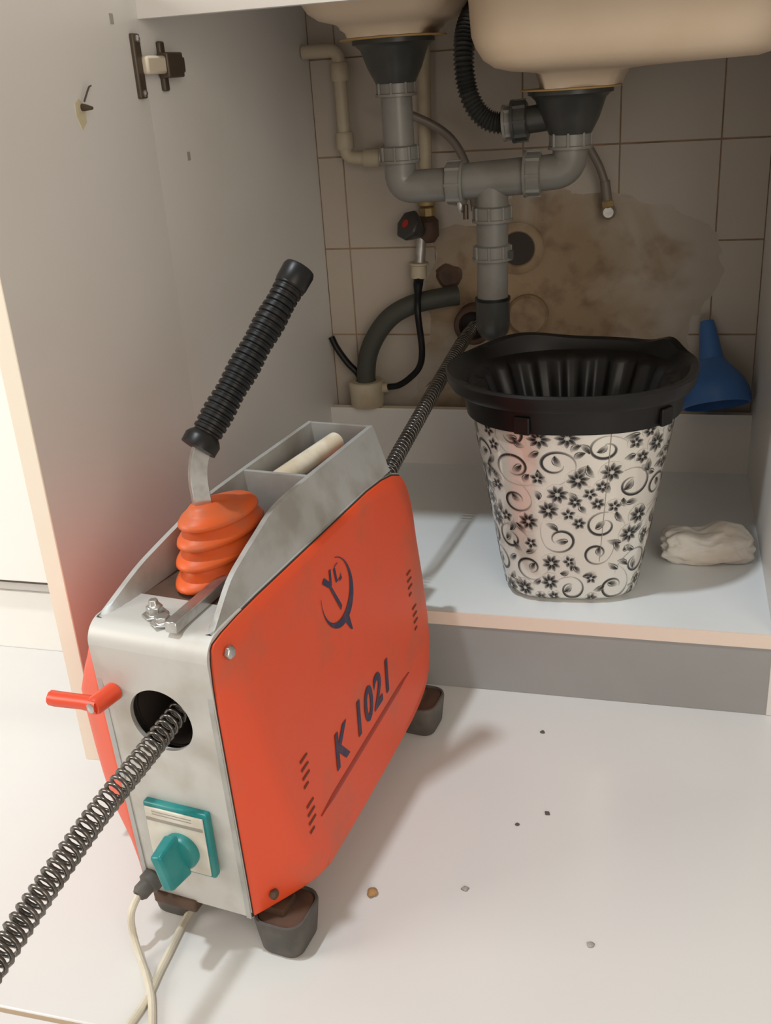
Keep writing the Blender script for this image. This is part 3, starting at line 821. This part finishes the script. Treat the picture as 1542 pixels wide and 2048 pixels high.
basket = ringmesh([(0.1312,RZ-0.004),(0.126,RZ-0.007),(0.117,RZ-0.009),(0.112,RZ-0.016),(0.100,RZ-0.05),(0.085,RZ-0.095),(0.075,RZ-0.12),(0.070,RZ-0.128),(0.001,RZ-0.130)], ribw, 264)
obj('wringer_basket', basket, M_black_plastic, buck, smooth=True, angle=60)
for a in (4.28, 5.55):
    p = rimpt(a, 0.1375, BH-0.004)
    R_ = Matrix.Translation(p) @ Matrix.Rotation(a, 4, 'Z')
    bm = nb(); box(bm, -0.002, 0.0035, -0.010, 0.010, -0.012, 0.010, R_); obj('latch_tab', bm, M_black_plastic, buck, bevel=0.0015)

# ------------------------------------------------------------------ drain cleaning machine
MQ = Vector((0.2297, -1.0527, 0.0)); MROT = -0.1304
mach = thing('drain_cleaning_machine', 'orange and grey sectional drain cleaning machine standing on the white floor', 'machine', MQ, MROT)
MW = 0.117
O_ = [(0.0015,0.0495),(0.0015,0.0495),(0.001,0.07),(-0.003,0.19),(-0.008,0.332),(0.006,0.347),(0.20,0.347),(0.395,0.347),(0.44,0.305),(0.456,0.20),(0.452,0.09),(0.41,0.05),(0.24,0.047),(0.08,0.047)]
P_ = [(0.075,0.054),(0.070,0.056),(0.058,0.075),(0.034,0.17),(0.030,0.31),(0.045,0.333),(0.20,0.340),(0.372,0.337),(0.405,0.30),(0.420,0.21),(0.412,0.10),(0.372,0.060),(0.24,0.0535),(0.088,0.0515)]
def cl(x): return min(1.0, max(0.0, x))
def xsurf(y, z): return 0.007 + 0.038*cl((0.337-z)/0.29)*(1-0.22*cl((y-0.05)/0.36))
def dense(loop, n=4):
    lp = chaikin([(a, b, 0) for a, b in loop], 2); return lp
def xsurf_left(y, z): return 0.008 + 0.040*cl((0.343-z)/0.085)*cl((z-0.02)/0.10)**0.7*(1-0.2*cl((y-0.05)/0.36))
P_LEFT = [(0.060,0.056),(0.052,0.062),(0.036,0.085),(0.022,0.17),(0.018,0.305),(0.035,0.330)] + P_[6:]
def cover_mesh(sign):
    xsurf = globals()['xsurf'] if sign > 0 else xsurf_left
    bm = nb(); lo = dense(O_); lp = dense(P_ if sign > 0 else P_LEFT); n = len(lo)
    c_ = Vector((0.23, 0.20, 0)); rings = []
    def add(pts_, xs): rings.append([bm.verts.new(((x if sign > 0 else -MW-x), p.x, p.y)) for p, x in zip(pts_, xs)])
    add(lo, [0.0003]*n); add(lo, [0.003]*n)
    prof = [(0.10,0.13),(0.35,0.42),(0.6,0.70),(0.82,0.90),(1.0,0.985)]
    for t, k in prof:
        pts_ = [a.lerp(b, t) for a, b in zip(lo, lp)]
        add(pts_, [0.003 + (xsurf(b.x, b.y)-0.003)*k for b in lp])
    for t in (0.08, 0.2, 0.4, 0.6, 0.8, 0.93):
        pts_ = [b.lerp(c_, t) for b in lp]
        add(pts_, [xsurf(p.x, p.y) for p in pts_])
    for i in range(len(rings)-1):
        for k in range(n): bm.faces.new((rings[i][k], rings[i][(k+1)%n], rings[i+1][(k+1)%n], rings[i+1][k]))
    bm.faces.new(rings[-1])
    return bm
cb = cover_mesh(1)
bmesh.ops.recalc_face_normals(cb, faces=cb.faces)
bvh = BVHTree.FromBMesh(cb)
cover = obj('side_cover', cb, M_orange, mach, smooth=True, angle=60)
cover_l = obj('side_cover', cover_mesh(-1), M_orange, mach, smooth=True, angle=60)
def onc(y, z, o=0.0006):
    h = bvh.ray_cast(Vector((0.3, y, z)), Vector((-1, 0, 0)))
    x = h[0].x if h[0] else xsurf(y, z)
    return Vector((x+o, y, z))
def decal(name, polys, m, parent, o=0.0007):
    bm = nb()
    for poly in polys:
        vs_ = [bm.verts.new((0, a, b)) for a, b in poly]
        try: f = bm.faces.new(vs_)
        except Exception: continue
    bmesh.ops.triangulate(bm, faces=bm.faces)
    for v in bm.verts: v.co = onc(v.co.y, v.co.z, o)
    return obj(name, bm, m, parent)

# model lettering along the lower edge, text made from the built-in font
def text_on_cover(body, y0, z0, ang, size, shear, name, m):
    cu = bpy.data.curves.new('lettering', 'FONT'); cu.body = body; cu.size = size; cu.shear = shear; cu.offset = size*0.03; cu.resolution_u = 3
    cu.space_character = 1.12
    to = bpy.data.objects.new('lettering_source', cu); C.objects.link(to)
    bpy.context.view_layer.update()
    me = bpy.data.meshes.new_from_object(to.evaluated_get(bpy.context.evaluated_depsgraph_get()))
    bpy.data.objects.remove(to); bpy.data.curves.remove(cu)
    ca, sa_ = math.cos(ang), math.sin(ang)
    for v in me.vertices:
        a, b = v.co.x, v.co.y
        v.co = onc(y0 + a*ca - b*sa_, z0 + a*sa_ + b*ca, 0.0008)
    me.name = name; me.materials.clear(); me.materials.append(m)
    o = bpy.data.objects.new(name, me); C.objects.link(o); o.parent = cover
    return o
text_on_cover('K 1021', 0.130, 0.1255, 0.03, 0.048, 0.30, 'model_lettering', M_navy)
# swirl emblem
def crescent(c, r1, r2, a0, a1, dx, dy, n=22, sx=1.0):
    outr = [(c[0]+sx*r1*math.cos(a0+(a1-a0)*k/n), c[1]+r1*math.sin(a0+(a1-a0)*k/n)) for k in range(n+1)]
    inn = [(c[0]+dx+sx*r2*math.cos(a0+(a1-a0)*k/n), c[1]+dy+r2*math.sin(a0+(a1-a0)*k/n)) for k in range(n+1)]
    return [[outr[k], outr[k+1], inn[k+1], inn[k]] for k in range(n)]
LC = (0.207, 0.285)
polys = []
n = 40   # one sweeping ring, thick at the bottom, thin at both ends
for k in range(n):
    q = []
    for kk in (k, k+1):
        t = kk/n; a = math.radians(165 + 270*t); w = 0.0008 + 0.0095*math.sin(PI*t)**2.2
        q.append((a, w))
    (a, w), (b, x) = q
    R1 = 0.036
    polys.append([(LC[0]+R1*math.cos(a), LC[1]+R1*math.sin(a)), (LC[0]+R1*math.cos(b), LC[1]+R1*math.sin(b)), (LC[0]+(R1-x)*math.cos(b), LC[1]+(R1-x)*math.sin(b)), (LC[0]+(R1-w)*math.cos(a), LC[1]+(R1-w)*math.sin(a))])
polys.append([(LC[0]+0.004, LC[1]-0.035), (LC[0]+0.014, LC[1]-0.033), (LC[0]+0.016, LC[1]-0.050), (LC[0]+0.012, LC[1]-0.048)])       # tail
polys.append([(LC[0]-0.026, LC[1]+0.022), (LC[0]-0.016, LC[1]+0.013), (LC[0]-0.010, LC[1]+0.016), (LC[0]-0.014, LC[1]+0.020), (LC[0]-0.020, LC[1]+0.026)])  # arrow barb
polys.append([(LC[0]-0.016, LC[1]+0.016), (LC[0]-0.012, LC[1]+0.017), (LC[0]+0.004, LC[1]-0.016), (LC[0]+0.000, LC[1]-0.020)])      # stroke
polys.append([(LC[0]-0.012, LC[1]+0.012), (LC[0]-0.008, LC[1]+0.012), (LC[0]-0.004, LC[1]+0.028), (LC[0]-0.008, LC[1]+0.028)])      # stroke
for (ya, za, yb, zb) in ((0.004,0.026,0.012,0.028),(0.004,0.010,0.012,0.012),(0.001,0.010,0.005,0.026)):   # C shape
    polys.append([(LC[0]+ya, LC[1]+za), (LC[0]+yb, LC[1]+za+0.001), (LC[0]+yb, LC[1]+zb), (LC[0]+ya, LC[1]+zb-0.001)])
polys.append([(LC[0]+0.008, LC[1]+0.008), (LC[0]+0.015, LC[1]+0.009), (LC[0]+0.014, LC[1]+0.016), (LC[0]+0.012, LC[1]+0.012)])
decal('swirl_emblem', polys, M_navy, cover)
# pressed groove with its shade painted dark red, and the four rows of slots
def groove(y0, z0, y1, z1, w):
    bm = nb(); prev = None
    for k in range(25):
        t = k/24; y = y0+(y1-y0)*t; z = z0+(z1-z0)*t
        ww = w*min(1, 8*t+0.15, 8*(1-t)+0.15)
        cur = [bm.verts.new(onc(y, z+ww/2, 0.0002)), bm.verts.new(onc(y, z, 0.0013)), bm.verts.new(onc(y, z-ww/2, 0.0002))]
        if prev:
            for i in range(2): bm.faces.new((prev[i], prev[i+1], cur[i+1], cur[i]))
        prev = cur
    return bm
obj('pressed_groove', groove(0.085,0.107,0.335,0.116,0.007), M_orange_groove, cover, smooth=True)
def slots(y, z, n, w, tilt):
    for k in range(n):
        zz = z + 0.0085*k; yy = y + tilt*k
        bm = nb(); w2 = w*(0.65 if k == 0 else 1)
        vs_ = [bm.verts.new(onc(a, b, 0.0007)) for a, b in ((yy,zz),(yy+w2,zz+0.001),(yy+w2,zz+0.0035),(yy,zz+0.0030))]
        bm.faces.new(vs_); obj('slot', bm, M_stamp, cover)
slots(0.068, 0.150, 4, 0.015, 0.0012); slots(0.060, 0.105, 4, 0.015, 0.0015)
slots(0.372, 0.150, 4, 0.013, 0.001); slots(0.372, 0.195, 4, 0.013, 0.001)
# cover bolts
for y, z, r in ((0.013,0.328,0.0065), (0.016,0.066,0.0055)):
    p = onc(y, z, 0)
    bm = nb(); lathe(bm, [(r,0),(r,0.004),(r*0.6,0.006)], p, (1,0,0), 6); obj('cover_bolt', bm, M_chrome if z > 0.2 else M_rust, cover, bevel=0.0008)

# frame shell
def mpart(name, bm, m, **k): return obj(name, bm, m, mach, **k)
def offset_loop(loop, d):
    c_ = (0.22, 0.20); out_ = []
    for y, z in loop:
        out_.append((y + (d if y > c_[0] else -d), z + (d*0.6 if z > c_[1] else -d)))
    return out_
ol = [(p.x, p.y) for p in dense(offset_loop(O_, 0.003))]
for xa, xb in ((-0.005, 0.0), (-MW, -MW+0.005)):
    bm = nb(); prism(bm, ol, lambda a, b: (xa, a, b), lambda a, b: (xb, a, b)); mpart('frame_side', bm, M_alu)
gap_loop = [(p.x, p.y) for p in dense(offset_loop(O_, 0.0016))]
for xa, xb in ((-0.0005, 0.0012), (-MW-0.0012, -MW+0.0005)):
    bm = nb(); prism(bm, gap_loop, lambda a, b: (xa, a, b), lambda a, b: (xb, a, b)); mpart('cover_gap_shade', bm, M_dark)  # dark band standing for the shade in the gap around each cover
# front plate with cable hole, bent back at the top
HX, HZ, HR = -0.0575, 0.260, 0.0315
def fy(z): return 0.0 - 0.0105*(z-0.047)/(0.33-0.047)
bm = nb()
outer = [(-MW-0.001, 0.047), (0.001, 0.047), (0.001, 0.328), (-MW-0.001, 0.328)]
NC = 48
for side in (0, 1):
    dy = 0.0045*side
    ov = []
    per = []   # densify outer into NC points matched with the circle by angle
    for k in range(NC):
        a = 2*PI*(k+0.5)/NC; dx, dz = math.cos(a), math.sin(a)
        ts = []
        if dx > 1e-9: ts.append((0.001-HX)/dx)
        if dx < -1e-9: ts.append((-MW-0.001-HX)/dx)
        if dz > 1e-9: ts.append((0.328-HZ)/dz)
        if dz < -1e-9: ts.append((0.047-HZ)/dz)
        t = min(ts); per.append([HX+dx*t, HZ+dz*t])
    for cxy in outer:   # snap nearest perimeter points to the corners
        j = min(range(NC), key=lambda i: (per[i][0]-cxy[0])**2 + (per[i][1]-cxy[1])**2); per[j] = list(cxy)
    vo = [bm.verts.new((x, fy(z)+dy, z)) for x, z in per]
    vi = [bm.verts.new((HX+HR*math.cos(2*PI*(k+0.5)/NC), fy(HZ+HR*math.sin(2*PI*(k+0.5)/NC))+dy, HZ+HR*math.sin(2*PI*(k+0.5)/NC))) for k in range(NC)]
    for k in range(NC): bm.faces.new((vo[k], vo[(k+1)%NC], vi[(k+1)%NC], vi[k]))
    if side == 0: vo0, vi0 = vo, vi
for k in range(NC):
    bm.faces.new((vi0[k], vi0[(k+1)%NC], vi[(k+1)%NC], vi[k])); bm.faces.new((vo0[k], vo0[(k+1)%NC], vo[(k+1)%NC], vo[k]))
# bend
prof = [(fy(0.328), 0.328)]
for k in range(1, 9):
    a = PI/2*k/8; prof.append((fy(0.328)+0.020*(1-math.cos(a)), 0.328+0.020*math.sin(a)))
prof += [(0.022, 0.3483), (0.050, 0.3485)]
rows = [[bm.verts.new((x, y, z)) for x in (-MW-0.001, -MW*0.5, 0.001)] for y, z in prof]
rows2 = [[bm.verts.new((x, y+0.004*(1 if i < 5 else 0.3), z-0.0045*(i/8 if i < 8 else 1))) for x in (-MW-0.001, -MW*0.5, 0.001)] for i, (y, z) in enumerate(prof)]
for R_ in (rows, rows2):
    for i in range(len(R_)-1):
        for k in range(2): bm.faces.new((R_[i][k], R_[i][k+1], R_[i+1][k+1], R_[i+1][k]))
for i in range(len(rows)-1):
    for k in (0, 2): bm.faces.new((rows[i][k], rows[i+1][k], rows2[i+1][k], rows2[i][k]))
mpart('front_plate', bm, M_alu_front, smooth=True, angle=30)
bm = nb(); box(bm, -MW+0.005, -0.005, 0.004, 0.45, 0.046, 0.050); mpart('bottom_plate', bm, M_alu)
bm = nb(); box(bm, -MW+0.005, -0.005, 0.445, 0.450, 0.09, 0.25); mpart('rear_plate', bm, M_alu)
bm = nb(); lathe(bm, [(0.036,0.006),(0.036,0.40),(0.033,0.40),(0.033,0.006)], (HX,0,HZ), (0,1,0), 36, caps=False); mpart('spindle_tube', bm, M_dark, smooth=True)
bm = nb(); lathe(bm, [(0.020,0.44),(0.020,0.472),(0.0135,0.472),(0.0135,0.44)], (HX,0,HZ+0.004), (0,1,0.1), 28, caps=False); mpart('outlet_nozzle', bm, M_rust, smooth=True)
# deck between the rails with a dark slot under the boot
bm = nb(); box(bm, -MW+0.004, -0.004, 0.050, 0.395, 0.3425, 0.3470); mpart('top_deck', bm, M_rust)
# side rails of the top, leaning inwards
RID = [(0.004,0.346),(0.016,0.352),(0.054,0.371),(0.085,0.380),(0.115,0.387),(0.158,0.396),(0.22,0.398),(0.30,0.398),(0.392,0.398)]
rp = smooth_path([(0, y, z) for y, z in RID], 4)
for sgn in (1, -1):
    bm = nb(); prev = None
    for p in rp:
        k = (p.z-0.346)/0.052; xi = 0.018*k
        X = (lambda v: v if sgn > 0 else -MW-v)
        cur = [bm.verts.new((X(0.0), p.y, 0.3455)), bm.verts.new((X(-0.002), p.y, 0.3490)), bm.verts.new((X(-xi), p.y, p.z)), bm.verts.new((X(-xi-0.005), p.y, p.z)), bm.verts.new((X(-0.012-xi*0.5), p.y, 0.3455))]
        if prev:
            for i in range(5): bm.faces.new((prev[i], prev[(i+1)%5], cur[(i+1)%5], cur[i]))
        else: bm.faces.new(cur)
        prev = cur
    bm.faces.new(prev[::-1]); mpart('top_rail', bm, M_alu, smooth=True, angle=40)
# tool tray behind the lever
tr = bpy.data.objects.new('tool_tray', None); C.objects.link(tr); tr.parent = mach
def quadbox(bm, ya, yb, z0, z1):
    a0, a1 = -0.012, -0.020
    vs_ = [bm.verts.new(p) for p in ((a0,ya,z0),(-MW-a0,ya,z0),(-MW-a0,yb,z0),(a0,yb,z0),(a1,ya,z1),(-MW-a1,ya,z1),(-MW-a1,yb,z1),(a1,yb,z1))]
    for f in ((0,3,2,1),(4,5,6,7),(0,1,5,4),(1,2,6,5),(2,3,7,6),(3,0,4,7)): bm.faces.new([vs_[i] for i in f])
bm = nb(); quadbox(bm, 0.232, 0.237, 0.346, 0.3975); obj('tray_wall', bm, M_alu, tr)
bm = nb(); quadbox(bm, 0.388, 0.393, 0.346, 0.3975); obj('tray_wall', bm, M_alu, tr)
bm = nb(); box(bm, -MW+0.012, -0.012, 0.236, 0.389, 0.3472, 0.3490); obj('tray_floor', bm, M_rust, tr)
bm = nb(); lathe(bm, [(0.0052,0),(0.0052,0.0012)], (-0.030,0.232,0.378), (0,-1,0), 14); obj('screw_hole', bm, M_black_rubber, tr)

# bolts and steel link bar on the front deck
bm = nb(); lathe(bm, [(0.012,0),(0.012,0.002),(0.0075,0.002),(0.0075,0.009),(0.005,0.010),(0.004,0.015)], (-0.066,0.020,0.3484), (0,0,1), 6); mpart('deck_bolt', bm, M_chrome, bevel=0.0008)
bm = nb(); lathe(bm, [(0.011,0),(0.011,0.002),(0.007,0.002),(0.007,0.007)], (-0.052,0.010,0.3484), (0,0,1), 6); mpart('deck_bolt', bm, M_chrome, bevel=0.0008)
bm = nb(); box(bm, -0.0400, -0.0285, -0.004, 0.085, 0.3488, 0.3590); 
mpart('link_bar', bm, M_chrome, bevel=0.0006, seg=1)

# rubber boot: stacked oval folds leaning forwards
bm = nb(); SEGB = 40; rings = []
NB = 4; prof = []
for k in range(NB):
    t = k/(NB-1)
    zc = 0.3530 + 0.0490*t**0.95; ry = 0.074 - 0.020*t; rx = 0.0330 - 0.0055*t; cy = 0.128 - 0.004*t
    for dz, f in ((-0.0058,0.84),(-0.0040,0.95),(-0.0015,1.0),(0.0012,0.985),(0.0040,0.93),(0.0068,0.83)):
        prof.append((zc+dz, ry*f, rx*f, cy))
prof += [(0.4110,0.036,0.020,0.118),(0.4155,0.028,0.0155,0.112),(0.4190,0.017,0.0115,0.106)]
tilt = 0.10
for z, ry, rx, cy in prof:
    rings.append([bm.verts.new((-0.0575 + rx*math.cos(2*PI*k/SEGB), cy + ry*math.sin(2*PI*k/SEGB), max(0.3478, z - tilt*(ry*math.sin(2*PI*k/SEGB))*0.9*cl((z-0.35)/0.05)))) for k in range(SEGB)])
for i in range(len(rings)-1):
    for k in range(SEGB): bm.faces.new((rings[i][k], rings[i][(k+1)%SEGB], rings[i+1][(k+1)%SEGB], rings[i+1][k]))
bm.faces.new(rings[-1]); bm.faces.new(rings[0][::-1])
mpart('rubber_boot', bm, M_bellows, smooth=True, angle=80)

# lever: flat steel bar and ribbed grip
G0 = Vector((-0.058, 0.107, 0.470)); G1 = Vector((-0.006, 0.222, 0.599))
gd = (G1-G0).normalized()
def flatbar(path, w, t, up):
    bm = nb(); prev = None
    for i, p in enumerate(path):
        d = (path[min(i+1, len(path)-1)]-path[max(i-1, 0)]).normalized()
        s = (up - d*up.dot(d)).normalized(); q = d.cross(s)
        cur = [bm.verts.new(p + s*w/2*a + q*t/2*b) for a, b in ((1,1),(-1,1),(-1,-1),(1,-1))]
        if prev:
            for k in range(4): bm.faces.new((prev[k], prev[(k+1)%4], cur[(k+1)%4], cur[k]))
        else: bm.faces.new(cur)
        prev = cur
    bm.faces.new(prev[::-1]); return bm
lv = bpy.data.objects.new('lever', None); C.objects.link(lv); lv.parent = mach
lp_ = fillet_path([Vector((-0.058,0.101,0.405)), Vector((-0.0585,0.099,0.452)), G0+gd*0.012], 0.016, 6)
obj('lever_bar', flatbar(lp_, 0.0165, 0.0070, Vector((0.55,0.83,0))), M_chrome, lv, bevel=0.0008, seg=1)
gl = (G1-G0).length
prof = [(0.010,-0.002),(0.0165,-0.001),(0.0168,0.008),(0.0142,0.012)]
nr = 25
for k in range(nr):
    t = k/(nr-1); h = 0.014 + (gl-0.030)*t
    r = 0.0128 + 0.0011*math.sin(t*PI*3.2+0.4)**2
    st = (gl-0.030)/(nr-1)
    prof += [(r-0.0010,h),(r-0.0010,h+st*0.25),(r+0.0007,h+st*0.4),(r+0.0007,h+st*0.85)]
prof += [(0.0138,gl-0.014),(0.0150,gl-0.010),(0.0152,gl+0.004),(0.0140,gl+0.007),(0.008,gl+0.0085)]
prof = [p for i, p in enumerate(prof) if i == 0 or p[1] >= max(q[1] for q in prof[:i]) - 1e-9 or i > len(prof)-6]
bm = nb(); lathe(bm, prof, G0, gd, 28); obj('ribbed_grip', bm, M_black_rubber, lv, smooth=True, angle=40)

# red locking lever by the cable hole
rl = bpy.data.objects.new('locking_lever', None); C.objects.link(rl); rl.parent = mach
bm = nb(); lathe(bm, [(0.0085,0),(0.0085,0.024),(0.0075,0.027)], (-0.101,fy(0.283),0.283), (-0.12,-1,0), 20); obj('hub', bm, M_redlever, rl, smooth=True)
pe = Vector((-0.1045, fy(0.283)-0.022, 0.283))
bm = nb(); tube(bm, [pe+Vector((0.004,0,0)), pe+Vector((-0.012,-0.0005,0.0)), pe+Vector((-0.040,-0.001,-0.002)), pe+Vector((-0.047,-0.001,-0.002))], [0.0080,0.0068,0.0072,0.0070], 10); obj('arm', bm, M_redlever, rl, smooth=True, angle=50)
bm = nb(); lathe(bm, [(0.0045,0),(0.0045,0.002),(0.002,0.003)], pe+Vector((0.0,-0.0055,0)), (-0.12,-1,0), 12); obj('screw', bm, M_chrome, rl, smooth=True)

# rotary switch
sw = bpy.data.objects.new('rotary_switch', None); C.objects.link(sw); sw.parent = mach
SX0, SX1, SZ0, SZ1 = -0.0925, -0.0245, 0.0960, 0.1680
ys = fy(0.13)
bm = nb(); box(bm, SX0, SX1, ys-0.0085, ys, SZ0, SZ1); obj('switch_plate', bm, M_teal, sw, bevel=0.002)
bm = nb(); box(bm, SX0+0.002, SX1-0.004, ys-0.0100, ys-0.0080, SZ0+0.003, SZ1-0.004); obj('label_plate', bm, M_label, sw, bevel=0.0015)
bm = nb(); box(bm, SX0+0.003, SX1-0.005, ys-0.0104, ys-0.0095, SZ1-0.0185, SZ1-0.0150); obj('label_bar', bm, M_label_line, sw)
for k, z in enumerate((SZ1-0.008, SZ1-0.011)):
    bm = nb(); box(bm, SX0+0.010, SX1-0.016, ys-0.0103, ys-0.0098, z, z+0.0009); obj('label_line', bm, M_label_line, sw)
KC = Vector((-0.0555, ys-0.0100, 0.1235))
bm = nb(); lathe(bm, [(0.0185,0),(0.0185,0.005),(0.0165,0.008),(0.010,0.010)], KC, (0,-1,0), 28); kb = obj('knob', bm, M_teal, sw, smooth=True)
Mk = Matrix.Translation(KC) @ Matrix.Rotation(math.radians(-14), 4, 'Y')
bm = nb(); vs_ = box(bm, -0.0075, 0.0075, -0.034, -0.006, -0.0215, 0.0215)
for v in vs_:
    if v.co.y < -0.02: v.co.z *= 0.86; v.co.x *= 0.8
    v.co = Mk @ v.co
obj('knob_handle', bm, M_teal, kb, bevel=0.0025)

# cable gland and mains cord
gx = -0.104
bm = nb(); lathe(bm, [(0.0095,0),(0.0115,0.002),(0.0115,0.010),(0.0085,0.012),(0.0085,0.020),(0.006,0.024)], (gx,0.000,0.066), (-0.25,-1,-0.25), 14); mpart('cable_gland', bm, M_rubber_foot, smooth=True)
bm = nb(); box(bm, -0.108, -0.060, -0.004, 0.012, 0.036, 0.049); mpart('gland_bracket', bm, M_rust, bevel=0.002)
inv = (Matrix.Translation(MQ) @ Matrix.Rotation(MROT, 4, 'Z')).inverted()
cr = 0.0036
gland_w = inv.inverted() @ Vector((gx-0.006, -0.022, 0.0605))
cp = [gland_w, gland_w+Vector((-0.003,-0.012,-0.012)), Vector((0.112,-1.072,0.022)), Vector((0.124,-1.085,cr+0.001)), Vector((0.140,-1.104,cr+0.006)), Vector((0.158,-1.130,cr)), Vector((0.180,-1.18,cr)), Vector((0.22,-1.30,cr)), Vector((0.24,-1.45,cr)), Vector((0.16,-1.52,cr)), Vector((0.10,-1.44,cr)), Vector((0.125,-1.25,cr)), Vector((0.148,-1.145,cr)), Vector((0.1465,-1.085,cr)), Vector((0.1435,-1.015,cr)), Vector((0.150,-0.93,cr)), Vector((0.155,-0.85,cr))]
bm = nb(); tube(bm, [inv @ p for p in smooth_path(cp, 8)], cr, 10); mpart('power_cord', bm, M_cord, smooth=True)

# feet
def foot(x0, x1, y0, y1, sgn):
    bm = nb(); rr = rrect(x0, x1, y0, y1, 0.016, 5); cx, cy = (x0+x1)/2, (y0+y1)/2
    loops = []
    for z, f in ((0.0006,0.80),(0.004,0.86),(0.020,0.93),(0.038,1.0),(0.041,0.98),(0.0415,0.90),(0.037,0.86)):
        loops.append([bm.verts.new((cx+(x-cx)*f, cy+(y-cy)*f, z)) for x, y in rr])
    for i in range(len(loops)-1):
        for k in range(len(rr)): bm.faces.new((loops[i][k], loops[i][(k+1)%len(rr)], loops[i+1][(k+1)%len(rr)], loops[i+1][k]))
    bm.faces.new(loops[0][::-1]); bm.faces.new(loops[-1])
    f = mpart('foot', bm, M_rubber_foot, smooth=True, angle=35)
    bm = nb(); rr2 = [(cx+(x-cx)*0.85, cy+(y-cy)*0.85) for x, y in rr]
    prism(bm, rr2, lambda a, b: (a, b, 0.0365), lambda a, b: (a, b, 0.0395)); obj('foot_bracket', bm, M_rust, f)
    bm = nb(); box(bm, min(cx, cx-sgn*0.03)-0.004, max(cx, cx-sgn*0.03)+0.004, cy-0.012, cy+0.012, 0.0395, 0.047); obj('foot_mount', bm, M_rust, f)
for y0 in (0.000, 0.365):
    foot(-0.006, 0.046, y0, y0+0.058, 1); foot(-MW-0.016, -MW+0.034, y0+0.012, y0+0.066, -1)

# things lying in the tray
MM = Matrix.Translation(MQ) @ Matrix.Rotation(MROT, 4, 'Z')
bm = nb(); a = MM @ Vector((-0.0770,0.241,0.3745)); b = MM @ Vector((-0.0540,0.368,0.3845))
dd = (b-a).normalized(); Lt = (b-a).length
lathe(bm, [(0.0085,0),(0.0112,0.0),(0.0112,Lt),(0.0085,Lt),(0.0085,0)], (0,0,0), dd, 24, caps=False)
pt = tag(obj('plastic_tube', bm, M_pvc_white, smooth=True, angle=40), 'short white plastic tube lying in the machine tray', 'tube'); pt.location = a
bm = nb(); box(bm, -0.008, 0.010, -0.018, 0.018, 0, 0.011); 
t1 = tag(obj('orange_block', bm, M_orange, bevel=0.003), 'small orange plastic piece beside the white tube in the tray', 'plastic piece'); t1.location = MM @ Vector((-0.036,0.352,0.3610)); t1.rotation_euler = (0,0,MROT+0.1)
bm = nb(); lathe(bm, [(0.006,0),(0.0075,0.002),(0.0075,0.016),(0.005,0.018)], (0,0,0.0076), (0.3,1,0), 10)
t2 = tag(obj('brass_fitting', bm, M_brass, smooth=True), 'small tan fitting in the machine tray near the front wall', 'fitting'); t2.location = MM @ Vector((-0.052,0.262,0.3492))
bm = nb(); box(bm, -0.020, 0.024, -0.040, 0.044, 0, 0.0115)
t3 = tag(obj('dark_block', bm, M_rust, bevel=0.002), 'dark rusty steel plate lying at the bottom of the tray under the tube', 'metal piece'); t3.location = MM @ Vector((-0.050,0.335,0.3492)); t3.rotation_euler = (0,0,MROT)

# ------------------------------------------------------------------ drain cable through the machine
pth = [Vector((0.166,-1.400,0.222)), Vector((0.163,-1.3364,0.2254)), Vector((0.1611,-1.2843,0.2288)), Vector((0.1633,-1.2229,0.2377)), Vector((0.1676,-1.1553,0.2464)), Vector((0.1745,-1.085,0.2525)), MM @ Vector((-0.054,0.03,0.258)), MM @ Vector((HX+0.004,0.12,HZ+0.004)), MM @ Vector((HX,0.30,HZ-0.002)), MM @ Vector((HX,0.46,HZ+0.006)), Vector((0.2415,-0.515,0.2935)), Vector((0.252,-0.34,0.326)), Vector((0.2590,-0.15,0.352)), Vector((0.2615,-0.02,0.360))]
bm = nb(); spring(bm, smooth_path(pth, 14), 0.0090, 0.0019, 0.0078, per=12, wseg=6)
tag(obj('drain_cable', bm, M_spring, smooth=True, angle=180), 'coiled steel drain cable running through the machine into the wall socket', 'drain cable')

# ------------------------------------------------------------------ crumbs on the floor
def crumb(loc, r, m, seed, label, flat=0.5):
    bm = nb(); bmesh.ops.create_icosphere(bm, subdivisions=2, radius=r)
    for v in bm.verts:
        v.co *= 1 + 0.5*noise.noise(v.co/r*1.3 + Vector((seed, 0, 0)))
        v.co.z *= flat
    zmin = min(v.co.z for v in bm.verts)
    for v in bm.verts: v.co.z -= zmin
    o = tag(obj('crumb', bm, m, smooth=True, angle=180), label, 'crumb', 'crumbs on the floor'); o.location = (loc[0], loc[1], 0.0002)
crumb((0.316,-0.957), 0.0055, M_crumb, 1, 'tan crumb on the floor in the edge of the machine shadow')
crumb((0.452,-0.656), 0.0028, M_crumb_dark, 2, 'dark speck on the floor nearest the plinth', 0.3)
crumb((0.475,-0.804), 0.0030, M_crumb_dark, 3, 'dark speck at the middle of the floor, right of its smaller twin', 0.3)
crumb((0.445,-0.828), 0.0024, M_crumb_dark, 4, 'smaller dark speck mid floor, left of its larger twin', 0.3)
crumb((0.407,-0.932), 0.0035, M_clip, 5, 'grey fluff speck on the floor right of the tan crumb', 0.25)
crumb((0.535,-0.979), 0.0035, M_clip, 6, 'grey fluff speck closest to the bottom right of the floor', 0.25)
